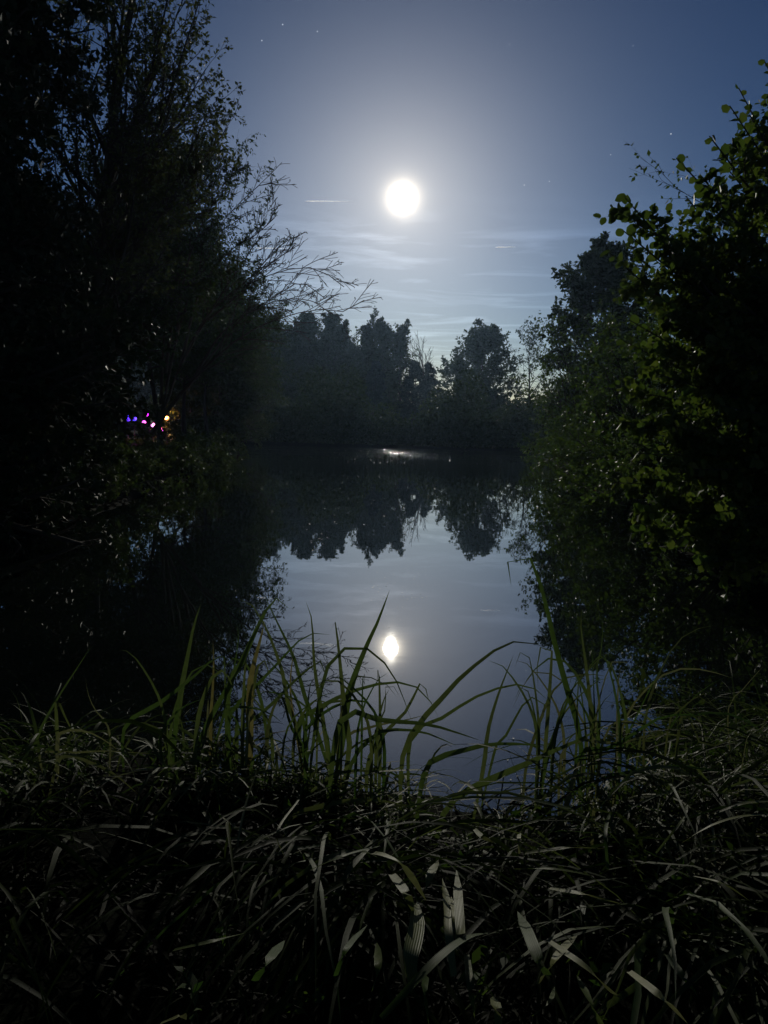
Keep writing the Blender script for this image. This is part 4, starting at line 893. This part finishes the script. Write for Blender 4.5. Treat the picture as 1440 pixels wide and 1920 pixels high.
# ------------------------------------------------------------------ party lights behind the left bank
def revolve(prof, m=12):
    V, Q = [], []
    for r, z in prof: V += [(r * math.cos(a), r * math.sin(a), z) for a in np.arange(m) * 2 * math.pi / m]
    for i in range(len(prof) - 1):
        for j in range(m): Q.append((i * m + j, i * m + (j + 1) % m, (i + 1) * m + (j + 1) % m, (i + 1) * m + j))
    return np.array(V), Q
M['post'] = plain_mat('dark_metal', (.02, .02, .02), .5)
LAMPY = 40.0
def lantern(px, py, col, strength, size, label, light=0.0):
    p = at(px, py, LAMPY); g = gz(p[0], p[1]); r = empty('garden_lantern', (p[0], p[1], g), label, 'lantern', 'coloured party lanterns beyond the left bank')
    h = p[2] - g
    V, Q = revolve([(.05, 0), (.05, .04), (.018, .06), (.018, h - size), (.05, h - size * .95)], 8); link('post', mesh_poly('post', V + [p[0], p[1], g], quads=Q, mats=[M['post']]), r)
    V, Q = revolve([(size * math.sin(a) + .001, h - size * math.cos(a)) for a in np.linspace(0, math.pi, 9)], 14)
    link('globe', mesh_poly('globe', V + [p[0], p[1], g], quads=Q, mats=[plain_mat('lamp_' + label.split()[0], col, .4, strength, col)], smooth=True), r)
    V, Q = revolve([(size * .5, h + size * .9), (size * .35, h + size * 1.1), (.01, h + size * 1.25)], 10); link('cap', mesh_poly('cap', V + [p[0], p[1], g], quads=Q, mats=[M['post']]), r)
    if light:
        ld = bpy.data.lights.new('lantern_light', 'POINT'); ld.energy = light; ld.color = col; ld.shadow_soft_size = size
        lo = bpy.data.objects.new('lantern_light', ld); COL.objects.link(lo); lo.parent = r; lo.location = (0, -size * 1.6, h)
lantern(240, 784, (.10, .03, 1.0), 4.0, .16, 'violet-blue lantern, leftmost of the coloured lights', 8)
lantern(252, 785, (.06, .04, .9), 2.2, .12, 'dim blue lantern second from the left among the lights')
lantern(280, 778, (.80, .06, .85), 3.5, .15, 'magenta lantern highest of the pink ones', 60)
lantern(287, 797, (.95, .3, .85), 3.0, .11, 'pale pink lantern left of the lit hutch')
lantern(302, 806, (.75, .08, .9), 3.0, .12, 'purple-pink lantern lowest beside the lawn')
lantern(313, 784, (1, .42, .12), 3.0, .11, 'orange lantern beside the corner of the lit hutch', 220)
lantern(270, 792, (.85, .1, .8), 3.0, .10, 'pink lantern between the blue and the pale pink ones')
lantern(398, 811, (1, .85, .5), 3.5, .07, 'white lantern standing alone right of the lawn')
def shed():
    p = at(326, 812, LAMPY + 3.2); x, y = p[0], LAMPY + 3.2; g = gz(x, y); r = empty('garden_hutch', (x, y, g), 'small pale boarded hutch lit warm yellow behind the lanterns', 'hutch')
    W, D_, H = .84, .6, .72
    def box(name, x0, x1, y0, y1, z0, z1, m):
        V = np.array([(x0, y0, z0), (x1, y0, z0), (x1, y1, z0), (x0, y1, z0), (x0, y0, z1), (x1, y0, z1), (x1, y1, z1), (x0, y1, z1)]) + [x, y, g]
        Q = [(0, 3, 2, 1), (4, 5, 6, 7), (0, 1, 5, 4), (1, 2, 6, 5), (2, 3, 7, 6), (3, 0, 4, 7)]
        return link(name, mesh_poly(name, V, quads=Q, mats=[m]), r)
    cm = plain_mat('pale_boards', (.55, .47, .32), .7, bump=.3); rm = plain_mat('roof_felt', (.05, .05, .05), .9)
    for i in range(10): box('board', -W / 2 + i * W / 10 + .006, -W / 2 + (i + 1) * W / 10 - .006, -.02, .0, 0, H, cm)
    box('wall', -W / 2, W / 2, .0, D_, 0, H, cm)
    box('door', .05, .36, -.045, -.022, .03, .62, plain_mat('shed_door', (.35, .28, .18), .6))
    V = np.array([(-W / 2 - .12, -.15, H), (W / 2 + .12, -.15, H), (W / 2 + .12, D_ + .15, H), (-W / 2 - .12, D_ + .15, H), (-W / 2 - .12, D_ / 2, H + .2), (W / 2 + .12, D_ / 2, H + .2)]) + [x, y, g + .01]
    link('roof', mesh_poly('roof', V, quads=[(0, 1, 5, 4), (2, 3, 4, 5), (0, 3, 2, 1)], tris=[(0, 4, 3), (1, 2, 5)], mats=[rm]), r)
    # wall lamp that lights boards and lawn
    lv, lq = revolve([(.03, .52), (.045, .56), (.03, .61), (.01, .63)], 10)
    link('wall_lamp', mesh_poly('wall_lamp', lv + [x - .2, y - .09, g], quads=lq, mats=[plain_mat('warm_lamp', (1, .75, .35), .4, 6.0, (1, .7, .3))]), r)
    ld = bpy.data.lights.new('shed_light', 'POINT'); ld.energy = 40; ld.color = (1, .68, .25); ld.shadow_soft_size = .08
    lo = bpy.data.objects.new('shed_light', ld); COL.objects.link(lo); lo.parent = r; lo.location = (-.25, -1.0, 1.1)
shed()
def lawn():
    rng = np.random.default_rng(401); c = at(322, 818, LAMPY + 1); n = 5000
    x = c[0] + rng.uniform(-2.2, 2.6, n); y = LAMPY + rng.uniform(-3.6, 2.8, n); ok = pond_sdf(x, y) > .3; x, y = x[ok], y[ok]; n = len(x)
    S = np.stack([x, y, ground_z(x, y)], -1); D = norm(np.stack([rng.normal(0, .3, n), rng.normal(0, .3, n), np.ones(n)], -1))
    V, Q = kite_leaves(rng, S, D, .12, .2, 0); a = Acc(); a.add(V, Q)
    o = link('lawn_grass', a.mesh('lawn_grass', M['weed'])); tag(o, 'short lawn lit yellow in front of the hutch', 'grass', kind='stuff')
lawn()

# ------------------------------------------------------------------ sky: moon, stars, vapour trails
def sphere(r, m=24, n=14): return revolve([(r * math.sin(a) + 1e-4, -r * math.cos(a)) for a in np.linspace(0, math.pi, n)], m)
mm, t, o_ = mat('moon_glow')
em = t.nodes.new('ShaderNodeEmission'); em.inputs['Color'].default_value = (1, .97, .88, 1); em.inputs['Strength'].default_value = 3.2
tp = t.nodes.new('ShaderNodeBsdfTransparent'); ad = t.nodes.new('ShaderNodeAddShader')
t.links.new(em.outputs[0], ad.inputs[0]); t.links.new(tp.outputs[0], ad.inputs[1]); t.links.new(ad.outputs[0], o_.inputs[0])
mm.cycles.emission_sampling = 'NONE'
MD = 1500.0
V, Q = sphere(MD * 15.0 / FOCAL_PX * 0.93, 64, 48)
o = link('moon', mesh_poly('moon', V, quads=Q, mats=[mm], smooth=True)); o.location = Vector(MOON * MD); tag(o, 'dazzling white full moon high over the pond', 'moon')
STARS = [(530, 46, 'star highest of the three left of the top centre'), (595, 59, 'star right of the highest one at the top'), (491, 76, 'star lowest and leftmost of the three at the top'),
         (1258, 251, 'star nearest the round-leaved shrub'), (1145, 290, 'faint star between the shrub and the moon'), (983, 347, 'left star of the pair right of the moon'), (1030, 340, 'right star of the pair right of the moon'),
         (955, 83, 'faint star high right of the moon'), (1187, 86, 'faint star in the upper right corner of the sky')]
sm, t, o_ = mat('star_light'); em = t.nodes.new('ShaderNodeEmission'); em.inputs['Color'].default_value = (.85, .92, 1, 1); em.inputs['Strength'].default_value = .8; t.links.new(em.outputs[0], o_.inputs[0]); sm.cycles.emission_sampling = 'NONE'
V, Q = sphere(1.0, 8, 6); sme = mesh_poly('star', V, quads=Q, mats=[sm])
for i, (px, py, lab) in enumerate(STARS):
    o = link('star', sme); o.location = Vector(CAM + ray(px, py) * 1400); s_ = (.95, .8, .9, .95, .6, .8, .7, .5, .5)[i]; o.scale = (s_,) * 3; tag(o, lab, 'star', 'stars')
def trail_mat():
    m, t, o_ = mat('vapour')
    d = t.nodes.new('ShaderNodeBsdfDiffuse'); d.inputs['Color'].default_value = (.95, .95, .95, 1)
    tr = t.nodes.new('ShaderNodeBsdfTranslucent'); tr.inputs['Color'].default_value = (1.2, 1.2, 1.2, 1)  # over-white colour imitates forward-scattered moonlight
    ad = t.nodes.new('ShaderNodeAddShader'); t.links.new(d.outputs[0], ad.inputs[0]); t.links.new(tr.outputs[0], ad.inputs[1]); t.links.new(ad.outputs[0], o_.inputs[0]); return m
vm = trail_mat()
for (a, b, r, lab) in (((571, 377), (662, 377.5), .8, 'bright thin vapour trail left of the moon'), ((928, 463.5), (967, 463), .65, 'short faint vapour trail low right of the moon'), ((478, 465), (540, 465.5), .6, 'faint vapour trail behind the bare shoots')):
    d = 1300; p0 = CAM + ray(*a) * d; p1 = CAM + ray(*b) * d
    C = np.stack([p0 + (p1 - p0) * s for s in np.linspace(0, 1, 12)])[None]; Rr = np.array([[.05, .6, 1, .95, .9, .8, .7, .6, .45, .35, .2, .05]]) * r
    V, Q = tubes(C, Rr, 8); o = link('vapour_trail', mesh_poly('vapour_trail', V, quads=Q, mats=[vm], smooth=True)); tag(o, lab, 'vapour trail', 'vapour trails')

# ------------------------------------------------------------------ night haze over pond and woods, also imitating lens veil
def haze():
    m, t, o_ = mat('night_haze')
    v = t.nodes.new('ShaderNodeVolumePrincipled'); v.inputs['Color'].default_value = (.45, .68, 1.0, 1); v.inputs['Density'].default_value = .0003; v.inputs['Anisotropy'].default_value = .70
    t.links.new(v.outputs[0], o_.inputs['Volume'])
    x0, x1, y0, y1, z0, z1 = -185, 185, -65, 195, -1.7, 28
    V = [(x0, y0, z0), (x1, y0, z0), (x1, y1, z0), (x0, y1, z0), (x0, y0, z1), (x1, y0, z1), (x1, y1, z1), (x0, y1, z1)]
    Q = [(0, 3, 2, 1), (4, 5, 6, 7), (0, 1, 5, 4), (1, 2, 6, 5), (2, 3, 7, 6), (3, 0, 4, 7)]
    o = link('haze', mesh_poly('haze', V, quads=Q, mats=[m])); tag(o, 'thin blue night haze over the pond and trees, also imitating lens veil', 'haze', kind='stuff')
haze()
